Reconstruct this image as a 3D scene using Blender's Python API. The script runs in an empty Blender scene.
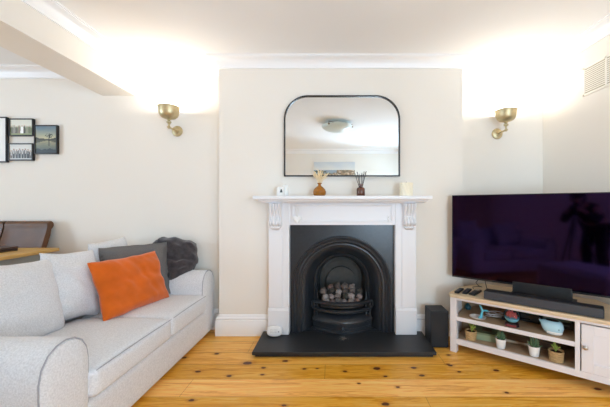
import bpy, bmesh, math, random
from mathutils import Vector, Matrix, noise
C = bpy.context.scene.collection
PI = math.pi
random.seed(7)

# ------------------------------------------------------------------ helpers
def lin(c):
    c = c / 255.0
    return c / 12.92 if c <= 0.04045 else ((c + 0.055) / 1.055) ** 2.4
def rgb(r, g, b): return (lin(r), lin(g), lin(b), 1.0)

def new_mat(name):
    m = bpy.data.materials.new(name); m.use_nodes = True
    nt = m.node_tree
    return m, nt, nt.nodes['Principled BSDF']

def mat(name, col, rough=0.5, metal=0.0, var=0.0, vscale=20.0, bump=0.0, bscale=60.0, coat=0.0, spec=0.5, sheen=0.0, trans=0.0, stretch=(1, 1, 1)):
    m, nt, b = new_mat(name)
    b.inputs['Base Color'].default_value = col
    b.inputs['Roughness'].default_value = rough
    b.inputs['Metallic'].default_value = metal
    b.inputs['Specular IOR Level'].default_value = spec
    b.inputs['Coat Weight'].default_value = coat
    b.inputs['Coat Roughness'].default_value = 0.08
    b.inputs['Sheen Weight'].default_value = sheen
    b.inputs['Transmission Weight'].default_value = trans
    if var or bump:
        tc = nt.nodes.new('ShaderNodeTexCoord')
        mp = nt.nodes.new('ShaderNodeMapping'); mp.inputs['Scale'].default_value = stretch
        nt.links.new(tc.outputs['Object'], mp.inputs['Vector'])
    if var:
        n = nt.nodes.new('ShaderNodeTexNoise'); n.inputs['Scale'].default_value = vscale; n.inputs['Detail'].default_value = 5
        nt.links.new(mp.outputs['Vector'], n.inputs['Vector'])
        r = nt.nodes.new('ShaderNodeValToRGB')
        r.color_ramp.elements[0].position = 0.3; r.color_ramp.elements[1].position = 0.7
        r.color_ramp.elements[0].color = tuple(max(0, x * (1 - var)) for x in col[:3]) + (1,)
        r.color_ramp.elements[1].color = tuple(min(1, x * (1 + var)) for x in col[:3]) + (1,)
        nt.links.new(n.outputs['Fac'], r.inputs['Fac']); nt.links.new(r.outputs['Color'], b.inputs['Base Color'])
    if bump:
        n2 = nt.nodes.new('ShaderNodeTexNoise'); n2.inputs['Scale'].default_value = bscale; n2.inputs['Detail'].default_value = 4
        nt.links.new(mp.outputs['Vector'], n2.inputs['Vector'])
        bp = nt.nodes.new('ShaderNodeBump'); bp.inputs['Strength'].default_value = bump; bp.inputs['Distance'].default_value = 0.004
        nt.links.new(n2.outputs['Fac'], bp.inputs['Height']); nt.links.new(bp.outputs['Normal'], b.inputs['Normal'])
    return m

def glass(name, tint, gloss=0.12, rough=0.02):
    """thin pane: what is behind stays visible, with a surface reflection"""
    m = bpy.data.materials.new(name); m.use_nodes = True
    nt = m.node_tree; nt.nodes.clear()
    o = nt.nodes.new('ShaderNodeOutputMaterial'); mx = nt.nodes.new('ShaderNodeMixShader')
    t = nt.nodes.new('ShaderNodeBsdfTransparent'); g = nt.nodes.new('ShaderNodeBsdfGlossy')
    t.inputs['Color'].default_value = tint; g.inputs['Roughness'].default_value = rough
    fr = nt.nodes.new('ShaderNodeLayerWeight'); fr.inputs['Blend'].default_value = gloss
    nt.links.new(fr.outputs['Fresnel'], mx.inputs['Fac'])
    nt.links.new(t.outputs[0], mx.inputs[1]); nt.links.new(g.outputs[0], mx.inputs[2]); nt.links.new(mx.outputs[0], o.inputs[0])
    return m

def emit(name, col, strength):
    m, nt, b = new_mat(name)
    b.inputs['Base Color'].default_value = col
    b.inputs['Emission Color'].default_value = col; b.inputs['Emission Strength'].default_value = strength
    return m

class MB:
    def __init__(s): s.v = []; s.f = []
    def add(s, vs, fs):
        o = len(s.v); s.v += [Vector(v) for v in vs]; s.f += [tuple(i + o for i in f) for f in fs]; return s
    def box(s, x0, x1, y0, y1, z0, z1):
        vs = [(x, y, z) for x in (x0, x1) for y in (y0, y1) for z in (z0, z1)]
        return s.add(vs, [(0, 1, 3, 2), (4, 6, 7, 5), (0, 4, 5, 1), (2, 3, 7, 6), (0, 2, 6, 4), (1, 5, 7, 3)])
    def prism(s, poly, a0, a1, axis='z'):
        """convex or concave polygon extruded along an axis; poly = 2D points"""
        def p(q, a):
            if axis == 'z': return (q[0], q[1], a)
            if axis == 'y': return (q[0], a, q[1])
            return (a, q[0], q[1])
        n = len(poly)
        vs = [p(q, a0) for q in poly] + [p(q, a1) for q in poly]
        fs = [tuple(range(n))[::-1], tuple(range(n, 2 * n))] + [(i, (i + 1) % n, n + (i + 1) % n, n + i) for i in range(n)]
        return s.add(vs, fs)
    def loft(s, rings, closed=True, cap=True):
        n = len(rings[0]); vs = [p for r in rings for p in r]; fs = []
        for k in range(len(rings) - 1):
            for i in range(n if closed else n - 1):
                j = (i + 1) % n
                fs.append((k * n + i, k * n + j, (k + 1) * n + j, (k + 1) * n + i))
        if cap and closed:
            fs.append(tuple(range(n))[::-1]); fs.append(tuple(range((len(rings) - 1) * n, len(rings) * n)))
        return s.add(vs, fs)
    def lathe(s, prof, c=(0, 0, 0), n=32, M=None, cap=True):
        rings = []
        for r, z in prof:
            ring = [Vector((r * math.cos(2 * PI * i / n), r * math.sin(2 * PI * i / n), z)) for i in range(n)]
            if M: ring = [M @ p for p in ring]
            rings.append([p + Vector(c) for p in ring])
        return s.loft(rings, True, cap)
    def tube(s, pts, r, n=8, closed=False):
        pts = [Vector(p) for p in pts]; rings = []
        m = len(pts); up = None
        for i, p in enumerate(pts):
            if closed: t = pts[(i + 1) % m] - pts[i - 1]
            else: t = pts[min(i + 1, m - 1)] - pts[max(i - 1, 0)]
            t.normalize()
            if up is None: up = Vector((0, 0, 1)) if abs(t.z) < 0.9 else Vector((1, 0, 0))
            a = t.cross(up); a.normalize(); b = a.cross(t); up = b
            rr = r[i] if isinstance(r, (list, tuple)) else r
            rings.append([p + a * rr * math.cos(2 * PI * k / n) + b * rr * math.sin(2 * PI * k / n) for k in range(n)])
        if closed: rings.append(rings[0])
        return s.loft(rings, True, not closed)
    def ball(s, c, r, nu=20, nv=12, sq=(1, 1, 1)):
        rings = []
        for j in range(nv + 1):
            t = PI * j / nv; q = max(math.sin(t), 1e-3)
            rings.append([Vector(c) + Vector((r * sq[0] * q * math.cos(2 * PI * i / nu), r * sq[1] * q * math.sin(2 * PI * i / nu), -r * sq[2] * math.cos(t))) for i in range(nu)])
        return s.loft(rings)
    def xf(s, M): s.v = [M @ v for v in s.v]; return s
    def build(s, name, m, parent=None, smooth=False, bevel=0.0, local=False, seg=2, subd=0):
        off = Vector((0, 0, 0))
        if parent is not None and not local:
            o = parent
            while o: off += o.location; o = o.parent
        me = bpy.data.meshes.new(name)
        me.from_pydata([v - off for v in s.v], [], s.f); me.validate(); 
        bm = bmesh.new(); bm.from_mesh(me); bmesh.ops.recalc_face_normals(bm, faces=bm.faces); bm.to_mesh(me); bm.free()
        me.materials.append(m)
        ob = bpy.data.objects.new(name, me); C.objects.link(ob)
        if parent: ob.parent = parent
        if bevel:
            bv = ob.modifiers.new('bevel', 'BEVEL'); bv.width = bevel; bv.segments = seg; bv.limit_method = 'ANGLE'; bv.angle_limit = math.radians(40)
            bv.harden_normals = False
        if subd:
            sd = ob.modifiers.new('subd', 'SUBSURF'); sd.levels = subd; sd.render_levels = subd
        if smooth or bevel:
            for p in me.polygons: p.use_smooth = True
            if not subd:
                try: me.set_sharp_from_angle(angle=math.radians(40))
                except Exception: pass
        return ob

def tag(o, label, cat, group=None, kind=None):
    o['label'] = label; o['category'] = cat
    if group: o['group'] = group
    if kind: o['kind'] = kind
    return o
def thing(name, loc, label, cat, group=None, rz=0.0):
    o = bpy.data.objects.new(name, None); C.objects.link(o); o.empty_display_size = 0.1
    o.location = loc; o.rotation_euler = (0, 0, rz)
    return tag(o, label, cat, group)
def struct(o): o['kind'] = 'structure'; return o

def soft_box(x0, x1, y0, y1, z0, z1, r=0.04, top=0.0, side=0.0, n=14, wob=0.0):
    """upholstered block: rounded edges, faces that swell"""
    mb = MB(); c = Vector(((x0 + x1) / 2, (y0 + y1) / 2, (z0 + z1) / 2)); h = Vector(((x1 - x0) / 2, (y1 - y0) / 2, (z1 - z0) / 2))
    def param(k, H):   # denser near the edges
        t = -1 + 2 * k / n
        return math.copysign(1 - (1 - abs(t)) ** 1.7, t)
    for ax in range(3):
        a, b = (ax + 1) % 3, (ax + 2) % 3
        for sg in (-1, 1):
            vs = []
            for i in range(n + 1):
                for j in range(n + 1):
                    u, v = param(i, h[a]), param(j, h[b])
                    p = Vector((0, 0, 0)); p[ax] = sg * h[ax]; p[a] = u * h[a]; p[b] = v * h[b]
                    q = Vector([max(-(h[k] - min(r, h[k] * .98)), min(h[k] - min(r, h[k] * .98), p[k])) for k in range(3)])
                    d = p - q
                    if d.length > 1e-9: p = q + d.normalized() * min(r, min(h) * .98)
                    w = (1 - u ** 4) * (1 - v ** 4)
                    amt = top if ax == 2 else side
                    p[ax] += sg * amt * w
                    if wob: p += Vector((0, 0, 1)) * wob * noise.noise((p + c) * 6) + Vector((1, 0, 0)) * wob * noise.noise((p + c) * 5 + Vector((9, 2, 4)))
                    vs.append(p + c)
            fs = [(i * (n + 1) + j, (i + 1) * (n + 1) + j, (i + 1) * (n + 1) + j + 1, i * (n + 1) + j + 1) for i in range(n) for j in range(n)]
            mb.add(vs, fs)
    return mb
def merged(ob, d=0.0006):
    bm = bmesh.new(); bm.from_mesh(ob.data); bmesh.ops.remove_doubles(bm, verts=bm.verts, dist=d); bmesh.ops.recalc_face_normals(bm, faces=bm.faces)
    for f in bm.faces: f.smooth = True
    bm.to_mesh(ob.data); bm.free(); return ob

def pillow(w, h, t, pin=0.05, wr=0.006, wsc=9, seed=0, flange=0.0, n=30, sag=0.0):
    """stuffed cushion lying in its own XY plane (x width, y height), z out of the front"""
    mb = MB(); so = Vector((seed * 3.7, seed * 1.3, seed * 2.1))
    for side in (1, -1):
        vs = []
        for i in range(n + 1):
            for j in range(n + 1):
                s, u = -1 + 2 * i / n, -1 + 2 * j / n
                s2 = max(-1, min(1, s / (1 - flange))); u2 = max(-1, min(1, u / (1 - flange)))
                x = s * w / 2 * (1 - pin * (1 - u * u)); y = u * h / 2 * (1 - pin * (1 - s * s))
                th = t / 2 * ((1 - s2 ** 4) * (1 - u2 ** 4)) ** 0.55
                th *= 1 - sag * u
                q = Vector((x, y, 0)) * wsc + so
                edge = (1 - s ** 8) * (1 - u ** 8)
                cr = noise.noise(Vector((q.x * .5, q.y * 1.6, side * 3))) + 0.5 * noise.noise(Vector((q.x * 1.7 + q.y, q.y * 1.1, side * 5)))
                z = side * (th + 0.003) + edge * wr * cr
                y += 0.35 * wr * noise.noise(q + Vector((4, 4, 4))) * 2
                x += 0.35 * wr * noise.noise(q + Vector((8, 1, 4))) * 2
                vs.append((x, y, z))
        fs = [(i * (n + 1) + j, (i + 1) * (n + 1) + j, (i + 1) * (n + 1) + j + 1, i * (n + 1) + j + 1) for i in range(n) for j in range(n)]
        mb.add(vs, fs)
    # rim
    per = [(i, 0) for i in range(n)] + [(n, j) for j in range(n)] + [(i, n) for i in range(n, 0, -1)] + [(0, j) for j in range(n, 0, -1)]
    ids = [i * (n + 1) + j for i, j in per]; N = (n + 1) ** 2; m = len(ids)
    mb.f += [(ids[k], ids[(k + 1) % m], ids[(k + 1) % m] + N, ids[k] + N) for k in range(m)]
    return mb
def frame_from(c, xdir, ydir):
    x = Vector(xdir).normalized(); z = x.cross(Vector(ydir)).normalized(); y = z.cross(x)
    M = Matrix((x, y, z)).transposed().to_4x4(); M.translation = Vector(c); return M

def picture(name, w, h, fn, parent, M, nx=64, ny=48):
    """a printed sheet: a flat grid whose cells carry the printed colours"""
    me = bpy.data.meshes.new(name); vs = []; fs = []
    for j in range(ny + 1):
        for i in range(nx + 1): vs.append(M @ Vector((w * (i / nx - .5), h * (j / ny - .5), 0)))
    for j in range(ny):
        for i in range(nx):
            a = j * (nx + 1) + i; fs.append((a, a + 1, a + nx + 2, a + nx + 1))
    me.from_pydata(vs, [], fs)
    ca = me.color_attributes.new('ink', 'FLOAT_COLOR', 'CORNER')
    for p in me.polygons:
        j, i = divmod(p.index, nx); col = fn((i + .5) / nx, (j + .5) / ny)
        for l in p.loop_indices: ca.data[l].color = rgb(*col)
    m, nt, b = new_mat(name + '_ink'); at = nt.nodes.new('ShaderNodeVertexColor'); at.layer_name = 'ink'
    nt.links.new(at.outputs['Color'], b.inputs['Base Color']); b.inputs['Roughness'].default_value = .35
    me.materials.append(m)
    o = bpy.data.objects.new(name, me); C.objects.link(o); o.parent = parent; return o
def mixc(a, b, t):
    t = max(0, min(1, t)); return tuple(a[k] * (1 - t) + b[k] * t for k in range(3))
def nz(x, y, s=1.0, o=0): return noise.noise(Vector((x * s + o, y * s, o * .37)))

# ------------------------------------------------------------------ materials
WALL = mat('wall_paint', rgb(236, 230, 221), .85, bump=.03, bscale=180, spec=.2)
WALLD = WALL
CEIL = mat('ceiling_paint', rgb(242, 242, 242), .9, spec=.2)
TRIM = mat('white_gloss_trim', rgb(243, 243, 244), .35)
SURR = mat('white_painted_stone', rgb(232, 232, 235), .42, bump=.02, bscale=40)
BRASS = mat('aged_brass', rgb(202, 186, 148), .42, .9, var=.12, vscale=30)
BRASSD = mat('aged_brass_inner', rgb(232, 214, 170), .45, .4)
IRON = mat('black_cast_iron', rgb(40, 44, 50), .30, .0, var=.15, vscale=40, bump=.12, bscale=120, spec=.5)
IRONG = mat('ash_grey_iron', rgb(66, 66, 64), .8, .0, var=.25, vscale=18, bump=.2, bscale=90)
BLACKM = mat('black_metal', rgb(22, 22, 24), .4, .0)
FABRIC = mat('light_grey_weave', rgb(220, 221, 224), .95, var=.12, vscale=140, bump=.25, bscale=320, spec=.1, sheen=.15)
PIPE = mat('grey_piping', rgb(168, 169, 176), .95, spec=.1)
ORANGE = mat('orange_velvet', rgb(210, 98, 24), .85, var=.12, vscale=7, bump=.25, bscale=120, spec=.15, sheen=.3)
DGREY = mat('dark_grey_linen', rgb(112, 110, 109), .95, var=.12, vscale=150, bump=.3, bscale=400, spec=.1)
PLUSH = mat('charcoal_plush', rgb(66, 62, 65), .9, var=.3, vscale=26, bump=.7, bscale=70, spec=.15, sheen=.4)
LEATHER = mat('brown_leather', rgb(98, 64, 38), .48, var=.18, vscale=10, bump=.12, bscale=160)
OAK = mat('pale_oak_top', rgb(208, 184, 152), .5, var=.12, vscale=9, stretch=(1.2, 16, 16))
OAKD = mat('smoked_oak_lining', rgb(178, 150, 120), .6, var=.14, vscale=9, stretch=(1.2, 14, 14))
TABLEO = mat('honey_oak', rgb(206, 164, 92), .4, var=.14, vscale=8, stretch=(14, 1.2, 14))
GREIGE = mat('greige_cabinet_paint', rgb(226, 221, 222), .45)
APRON = mat('sage_grey_paint', rgb(150, 152, 146), .5)
CHROME = mat('brushed_nickel', rgb(190, 184, 178), .3, 1.0)
BLACKP = mat('black_plastic', rgb(26, 26, 28), .45)
SPK = mat('speaker_charcoal', rgb(30, 30, 33), .55, bump=.08, bscale=300)
SPKF2 = mat('subwoofer_cloth', rgb(34, 34, 37), .8, bump=.3, bscale=400)
SPKF = mat('soundbar_grille', rgb(62, 61, 65), .75, bump=.35, bscale=500)
WHITEP = mat('white_plastic', rgb(238, 238, 238), .4)
CERAM = mat('white_ceramic', rgb(240, 240, 238), .25)
WICKER = mat('woven_seagrass', rgb(186, 152, 104), .8, var=.25, vscale=60, bump=.9, bscale=90, stretch=(1, 1, 3))
SOIL = mat('potting_soil', rgb(58, 42, 32), .95, bump=.5, bscale=120)
LEAF = mat('dark_succulent_leaf', rgb(88, 120, 88), .5, var=.2, vscale=25)
LEAFY = mat('yellow_green_leaf', rgb(150, 168, 78), .5, var=.25, vscale=25)
TEALM = mat('turquoise_glaze', rgb(96, 186, 208), .25)
PALEB = mat('pale_blue_glaze', rgb(176, 212, 224), .22)
WAX = mat('cream_wax', rgb(243, 236, 214), .55, spec=.3)

def tv_mat():
    m, nt, b = new_mat('coated_screen_glass')
    b.inputs['Base Color'].default_value = (0.022, 0.011, 0.040, 1); b.inputs['Metallic'].default_value = 1.0
    b.inputs['Roughness'].default_value = 0.06
    return m
SCREEN = tv_mat()
def mirror_mat():
    m, nt, b = new_mat('silvered_mirror')
    b.inputs['Base Color'].default_value = (0.86, 0.89, 0.90, 1); b.inputs['Metallic'].default_value = 1.0
    b.inputs['Roughness'].default_value = 0.012
    return m
MIRROR = mirror_mat()

KNOTS = [(-0.630,2.349,.032),(-0.354,2.380,.022),(-0.496,2.280,.016),(-0.483,2.187,.014),(-0.198,2.264,.014),(-0.107,2.270,.011),(0.092,2.231,.015),(0.322,2.270,.026),(0.592,2.280,.019),(0.621,2.177,.018),(0.368,2.165,.013),(0.177,2.080,.011),(0.425,2.037,.012),(0.317,1.863,.022),(-0.282,1.850,.014),(0.858,2.329,.015),(-0.948,2.229,.019),(-0.709,2.170,.018),(-0.847,1.899,.017),(-0.914,2.496,.018),(-1.142,2.432,.02),(1.170,2.244,.02),(0.900,2.225,.014),(0.869,2.314,.018),(0.915,2.476,.016),(1.097,1.976,.013),(1.70,2.016,.02)]
def floor_mat():
    m, nt, b = new_mat('varnished_pine_boards'); N = nt.nodes.new; L = nt.links.new
    def math_(op, a, c=None, d=None):
        n = N('ShaderNodeMath'); n.operation = op
        for k, q in enumerate((a, c, d)):
            if q is None: continue
            if isinstance(q, (int, float)): n.inputs[k].default_value = q
            else: L(q, n.inputs[k])
        return n.outputs[0]
    tc = N('ShaderNodeTexCoord'); sp = N('ShaderNodeSeparateXYZ'); L(tc.outputs['Object'], sp.inputs[0])
    X, Y = sp.outputs['X'], sp.outputs['Y']
    # distance field to the knots
    dist = None
    for kx, ky, kr in KNOTS:
        s = N('ShaderNodeVectorMath'); s.operation = 'MULTIPLY_ADD'
        L(tc.outputs['Object'], s.inputs[0]); s.inputs[1].default_value = (.85 / kr, 1.25 / kr, 0); s.inputs[2].default_value = (-kx * .85 / kr, -ky * 1.25 / kr, 0)
        l = N('ShaderNodeVectorMath'); l.operation = 'LENGTH'; L(s.outputs[0], l.inputs[0])
        dist = l.outputs['Value'] if dist is None else math_('MINIMUM', dist, l.outputs['Value'])
    W = 0.197
    by = math_('DIVIDE', math_('SUBTRACT', Y, 2.13 - 20 * W), W)
    bi = math_('FLOOR', by); bf = math_('FRACT', by)
    wn = N('ShaderNodeTexWhiteNoise'); wn.noise_dimensions = '1D'; L(bi, wn.inputs['W'])
    rnd = wn.outputs['Value']
    # grain: stretched noise, pushed around knots and shifted per board
    push = math_('MULTIPLY', math_('POWER', 2.718, math_('MULTIPLY', dist, -.7)), .22)
    cx = N('ShaderNodeCombineXYZ')
    L(math_('ADD', math_('MULTIPLY', X, .9), math_('MULTIPLY', rnd, 37.0)), cx.inputs[0])
    L(math_('ADD', math_('MULTIPLY', Y, 15.0), push), cx.inputs[1]); L(math_('MULTIPLY', bi, 3.3), cx.inputs[2])
    g1 = N('ShaderNodeTexNoise'); g1.inputs['Scale'].default_value = 1.6; g1.inputs['Detail'].default_value = 6; g1.inputs['Roughness'].default_value = .6; g1.inputs['Distortion'].default_value = .6
    L(cx.outputs[0], g1.inputs['Vector'])
    rings = math_('SINE', math_('MULTIPLY', math_('ADD', g1.outputs['Fac'], math_('MULTIPLY', Y, .25)), 46.0))
    fac = math_('ADD', math_('MULTIPLY', rings, .10), math_('MULTIPLY', g1.outputs['Fac'], .8))
    ramp = N('ShaderNodeValToRGB'); e = ramp.color_ramp.elements
    e[0].position = .22; e[0].color = rgb(224, 156, 76); e[1].position = .66; e[1].color = rgb(255, 210, 130)
    k = ramp.color_ramp.elements.new(.42); k.color = rgb(252, 190, 100)
    L(fac, ramp.inputs['Fac'])
    tint = N('ShaderNodeHueSaturation'); L(ramp.outputs['Color'], tint.inputs['Color'])
    L(math_('MULTIPLY_ADD', rnd, .30, .84), tint.inputs['Value']); L(math_('MULTIPLY_ADD', rnd, -.12, 1.10), tint.inputs['Saturation'])
    # knots: dark core, reddish halo
    core = N('ShaderNodeValToRGB'); core.color_ramp.elements[0].position = .75; core.color_ramp.elements[0].color = (1, 1, 1, 1); core.color_ramp.elements[1].position = 1.0; core.color_ramp.elements[1].color = (0, 0, 0, 1)
    nn = N('ShaderNodeTexNoise'); nn.inputs['Scale'].default_value = 60; L(tc.outputs['Object'], nn.inputs['Vector'])
    dj = math_('ADD', dist, math_('MULTIPLY', math_('SUBTRACT', nn.outputs['Fac'], .5), .6))
    L(dj, core.inputs['Fac'])
    halo = N('ShaderNodeMapRange'); L(dist, halo.inputs['Value']); halo.inputs['From Min'].default_value = .8; halo.inputs['From Max'].default_value = 2.2; halo.inputs['To Min'].default_value = .42; halo.inputs['To Max'].default_value = 0
    mh = N('ShaderNodeMix'); mh.data_type = 'RGBA'; L(halo.outputs[0], mh.inputs['Factor']); L(tint.outputs['Color'], mh.inputs['A']); mh.inputs['B'].default_value = rgb(166, 92, 38)
    mk = N('ShaderNodeMix'); mk.data_type = 'RGBA'; L(core.outputs['Color'], mk.inputs['Factor']); L(mh.outputs['Result'], mk.inputs['A']); mk.inputs['B'].default_value = rgb(92, 46, 22)
    # seams between boards and two board ends
    ed = math_('MINIMUM', bf, math_('SUBTRACT', 1.0, bf))
    seam = math_('LESS_THAN', ed, .010)
    jx = math_('MULTIPLY_ADD', math_('FRACT', math_('MULTIPLY_ADD', bi, .37, .121)), 2.4, -1.3)
    ej = math_('LESS_THAN', math_('ABSOLUTE', math_('SUBTRACT', X, jx)), .0016)
    sm = math_('MULTIPLY', math_('MAXIMUM', seam, ej), .6)
    ms = N('ShaderNodeMix'); ms.data_type = 'RGBA'; L(sm, ms.inputs['Factor']); L(mk.outputs['Result'], ms.inputs['A']); ms.inputs['B'].default_value = rgb(120, 70, 28)
    L(ms.outputs['Result'], b.inputs['Base Color'])
    b.inputs['Roughness'].default_value = .38; b.inputs['Specular IOR Level'].default_value = .45
    bp = N('ShaderNodeBump'); bp.inputs['Strength'].default_value = .25; bp.inputs['Distance'].default_value = .002
    L(math_('SUBTRACT', math_('MULTIPLY', g1.outputs['Fac'], .25), math_('MAXIMUM', seam, ej)), bp.inputs['Height']); L(bp.outputs['Normal'], b.inputs['Normal'])
    return m
FLOOR = floor_mat()

def slate_mat():
    m, nt, b = new_mat('honed_black_slate'); N = nt.nodes.new; L = nt.links.new
    tc = N('ShaderNodeTexCoord')
    n = N('ShaderNodeTexNoise'); n.inputs['Scale'].default_value = 9; n.inputs['Detail'].default_value = 6; L(tc.outputs['Object'], n.inputs['Vector'])
    r = N('ShaderNodeValToRGB'); r.color_ramp.elements[0].color = rgb(27, 28, 31); r.color_ramp.elements[1].color = rgb(44, 46, 50); L(n.outputs['Fac'], r.inputs['Fac'])
    # ash scuff in front of the grate
    s = N('ShaderNodeVectorMath'); s.operation = 'MULTIPLY_ADD'; L(tc.outputs['Object'], s.inputs[0]); s.inputs[1].default_value = (18, 16, 0); s.inputs[2].default_value = (0, -.6, 0)
    l = N('ShaderNodeVectorMath'); l.operation = 'LENGTH'; L(s.outputs[0], l.inputs[0])
    v = N('ShaderNodeTexNoise'); v.inputs['Scale'].default_value = 75; v.inputs['Detail'].default_value = 3; L(tc.outputs['Object'], v.inputs['Vector'])
    a = N('ShaderNodeMath'); a.operation = 'SUBTRACT'; L(v.outputs['Fac'], a.inputs[0]); 
    k = N('ShaderNodeMath'); k.operation = 'MULTIPLY'; L(l.outputs['Value'], k.inputs[0]); k.inputs[1].default_value = .28; L(k.outputs[0], a.inputs[1])
    st = N('ShaderNodeMapRange'); L(a.outputs[0], st.inputs['Value']); st.inputs['From Min'].default_value = .36; st.inputs['From Max'].default_value = .46; st.inputs['To Max'].default_value = .6
    mx = N('ShaderNodeMix'); mx.data_type = 'RGBA'; L(st.outputs[0], mx.inputs['Factor']); L(r.outputs['Color'], mx.inputs['A']); mx.inputs['B'].default_value = rgb(150, 150, 150)
    L(mx.outputs['Result'], b.inputs['Base Color']); b.inputs['Roughness'].default_value = .5
    return m
SLATE = slate_mat()

# ------------------------------------------------------------------ setting
CAMH = 1.171
XR, XBI, XBO, XDL = 2.016, -1.8825, -2.193, -5.2
YB, YC, YR = 3.01, 2.856, -1.8
CL, CR = -1.0245, 1.183
ZC, ZD = 2.51, 2.482
struct(MB().box(XDL - .1, XR + .1, YR - .1, YB + .6, -.08, 0).build('floor', FLOOR))
struct(MB().box(XBO, XR + .1, YR - .1, YB + .1, ZC, ZC + .1).build('ceiling', CEIL))
struct(MB().box(XDL - .1, XBO, YR - .1, YB + .1, ZD, ZD + .128).build('ceiling_dining', CEIL))
w = MB().box(XDL - .1, CL, YB, YB + .1, 0, ZC); w.box(CR, XR + .1, YB, YB + .1, 0, ZC)
struct(w.build('wall_back', WALL))
w = MB()   # chimney breast with the fire opening left in it
w.box(CL, -.34, YC, YB + .1, 0, ZC); w.box(.52, CR, YC, YB + .1, 0, ZC); w.box(-.34, .52, YC, YB + .1, .93, ZC)
struct(w.build('wall_chimney', WALL))
struct(MB().box(-.5, .7, 3.16, 3.3, 0, 1.1).build('wall_flue', IRONG))
# right wall with an unseen window opening, added behind the camera to let light in
wy0, wy1, wz0, wz1 = -1.45, .15, .75, 2.2
w = MB().box(XR, XR + .1, YR - .1, wy0, 0, ZC); w.box(XR, XR + .1, wy1, YB + .1, 0, ZC); w.box(XR, XR + .1, wy0, wy1, 0, wz0); w.box(XR, XR + .1, wy0, wy1, wz1, ZC)
struct(w.build('wall_right', WALL))
ux0, ux1, uz0, uz1 = .72, 1.90, .45, 1.84  # unseen rear opening, added for even light on the chimney wall
w = MB().box(XDL - .1, ux0, YR - .1, YR, 0, ZC); w.box(ux1, XR + .1, YR - .1, YR, 0, ZC); w.box(ux0, ux1, YR - .1, YR, 0, uz0); w.box(ux0, ux1, YR - .1, YR, uz1, ZC)
struct(w.build('wall_rear', WALL))
# far dining wall with an unseen window opening, added for light from the left
vy0, vy1, vz0, vz1 = -.1, 1.75, .55, 2.2
w = MB().box(XDL - .1, XDL, YR, vy0, 0, ZD); w.box(XDL - .1, XDL, vy1, YB, 0, ZD); w.box(XDL - .1, XDL, vy0, vy1, 0, vz0); w.box(XDL - .1, XDL, vy0, vy1, vz1, ZD)
struct(w.build('wall_left', WALL))
struct(MB().box(XBO, XBI, YR, YB, 2.226, ZC).build('trim_beam', WALL))
PANE = glass('window_glass', (.98, .99, 1, 1))
def window(name, axis, a0, a1, z0, z1, plane):
    fr = MB(); t = .05
    def b(p0, p1, q0, q1, d0, d1):
        if axis == 'y': fr.box(plane + d0, plane + d1, p0, p1, q0, q1)
        else: fr.box(p0, p1, plane - d1, plane - d0, q0, q1)
    b(a0, a0 + t, z0, z1, .02, .08); b(a1 - t, a1, z0, z1, .02, .08); b(a0 + t, a1 - t, z0, z0 + t, .02, .08); b(a0 + t, a1 - t, z1 - t, z1, .02, .08)
    mid = (a0 + a1) / 2; b(mid - t / 2, mid + t / 2, z0 + t, z1 - t, .02, .08)
    o = struct(fr.build(name, TRIM, bevel=.004))
    g = MB()
    if axis == 'y': g.box(plane + .045, plane + .05, a0 + t, a1 - t, z0 + t, z1 - t)
    else: g.box(a0 + t, a1 - t, plane - .05, plane - .045, z0 + t, z1 - t)
    g.build('window_pane', PANE, o)
window('added_window_1', 'y', wy0, wy1, wz0, wz1, XR)  # all windows are added, out of view, for the fill lamps
window('added_window_3', 'x', ux0, ux1, uz0, uz1, YR)
window('added_window_2', 'y', vy0, vy1, vz0, vz1, XDL - .1)

def mitred(path, prof, closed):
    """profile (inward offset, z) run along a plan path whose interior lies on the left"""
    n = len(path); rings = []
    P = [Vector(p) for p in path]
    for i in range(n):
        dirs = []
        if closed or i > 0: d = P[i] - P[i - 1]; dirs.append(d.normalized())
        if closed or i < n - 1: d = P[(i + 1) % n] - P[i]; dirs.append(d.normalized())
        nn = [Vector((-d.y, d.x)) for d in dirs]
        if len(nn) == 1: off = nn[0]
        else: off = (nn[0] + nn[1]) / (1 + nn[0].dot(nn[1]))
        rings.append([(P[i].x + off.x * a, P[i].y + off.y * a, z) for a, z in prof])
    if closed: rings.append(rings[0])
    return MB().loft(rings, True, not closed)
def cornice_prof(zt):
    pr = [(0, zt), (.086, zt), (.086, zt - .010), (.076, zt - .012)]
    for k in range(7):
        t = k / 6 * PI / 2; pr.append((.012 + .064 * (1 - math.sin(t)), zt - .080 + .064 * (1 - (1 - math.cos(t)))))
    pr += [(.010, zt - .082), (.010, zt - .094), (0, zt - .096)]
    return pr
room = [(XBI, YR), (XR, YR), (XR, YB), (CR, YB), (CR, YC), (CL, YC), (CL, YB), (XBI, YB)]
struct(mitred(room, cornice_prof(ZC), True).build('trim_cornice', TRIM, smooth=True))
struct(mitred([(XBO, YB), (XDL, YB), (XDL, YR), (XBO, YR)], cornice_prof(ZD), True).build('trim_cornice_dining', TRIM, smooth=True))
SK = [(0, 0), (.026, 0), (.026, .136), (.022, .142), (.018, .143), (.018, .150), (.023, .156), (.020, .163), (.012, .168), (.010, .180), (0, .19)]
struct(mitred([(XR, YR), (XR, YB), (CR, YB), (CR, YC), (.74, YC)], SK, False).build('baseboard_right', TRIM, smooth=True))
struct(mitred([(-.56, YC), (CL, YC), (CL, YB), (XDL, YB)], SK, False).build('baseboard_left', TRIM, smooth=True))

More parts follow.
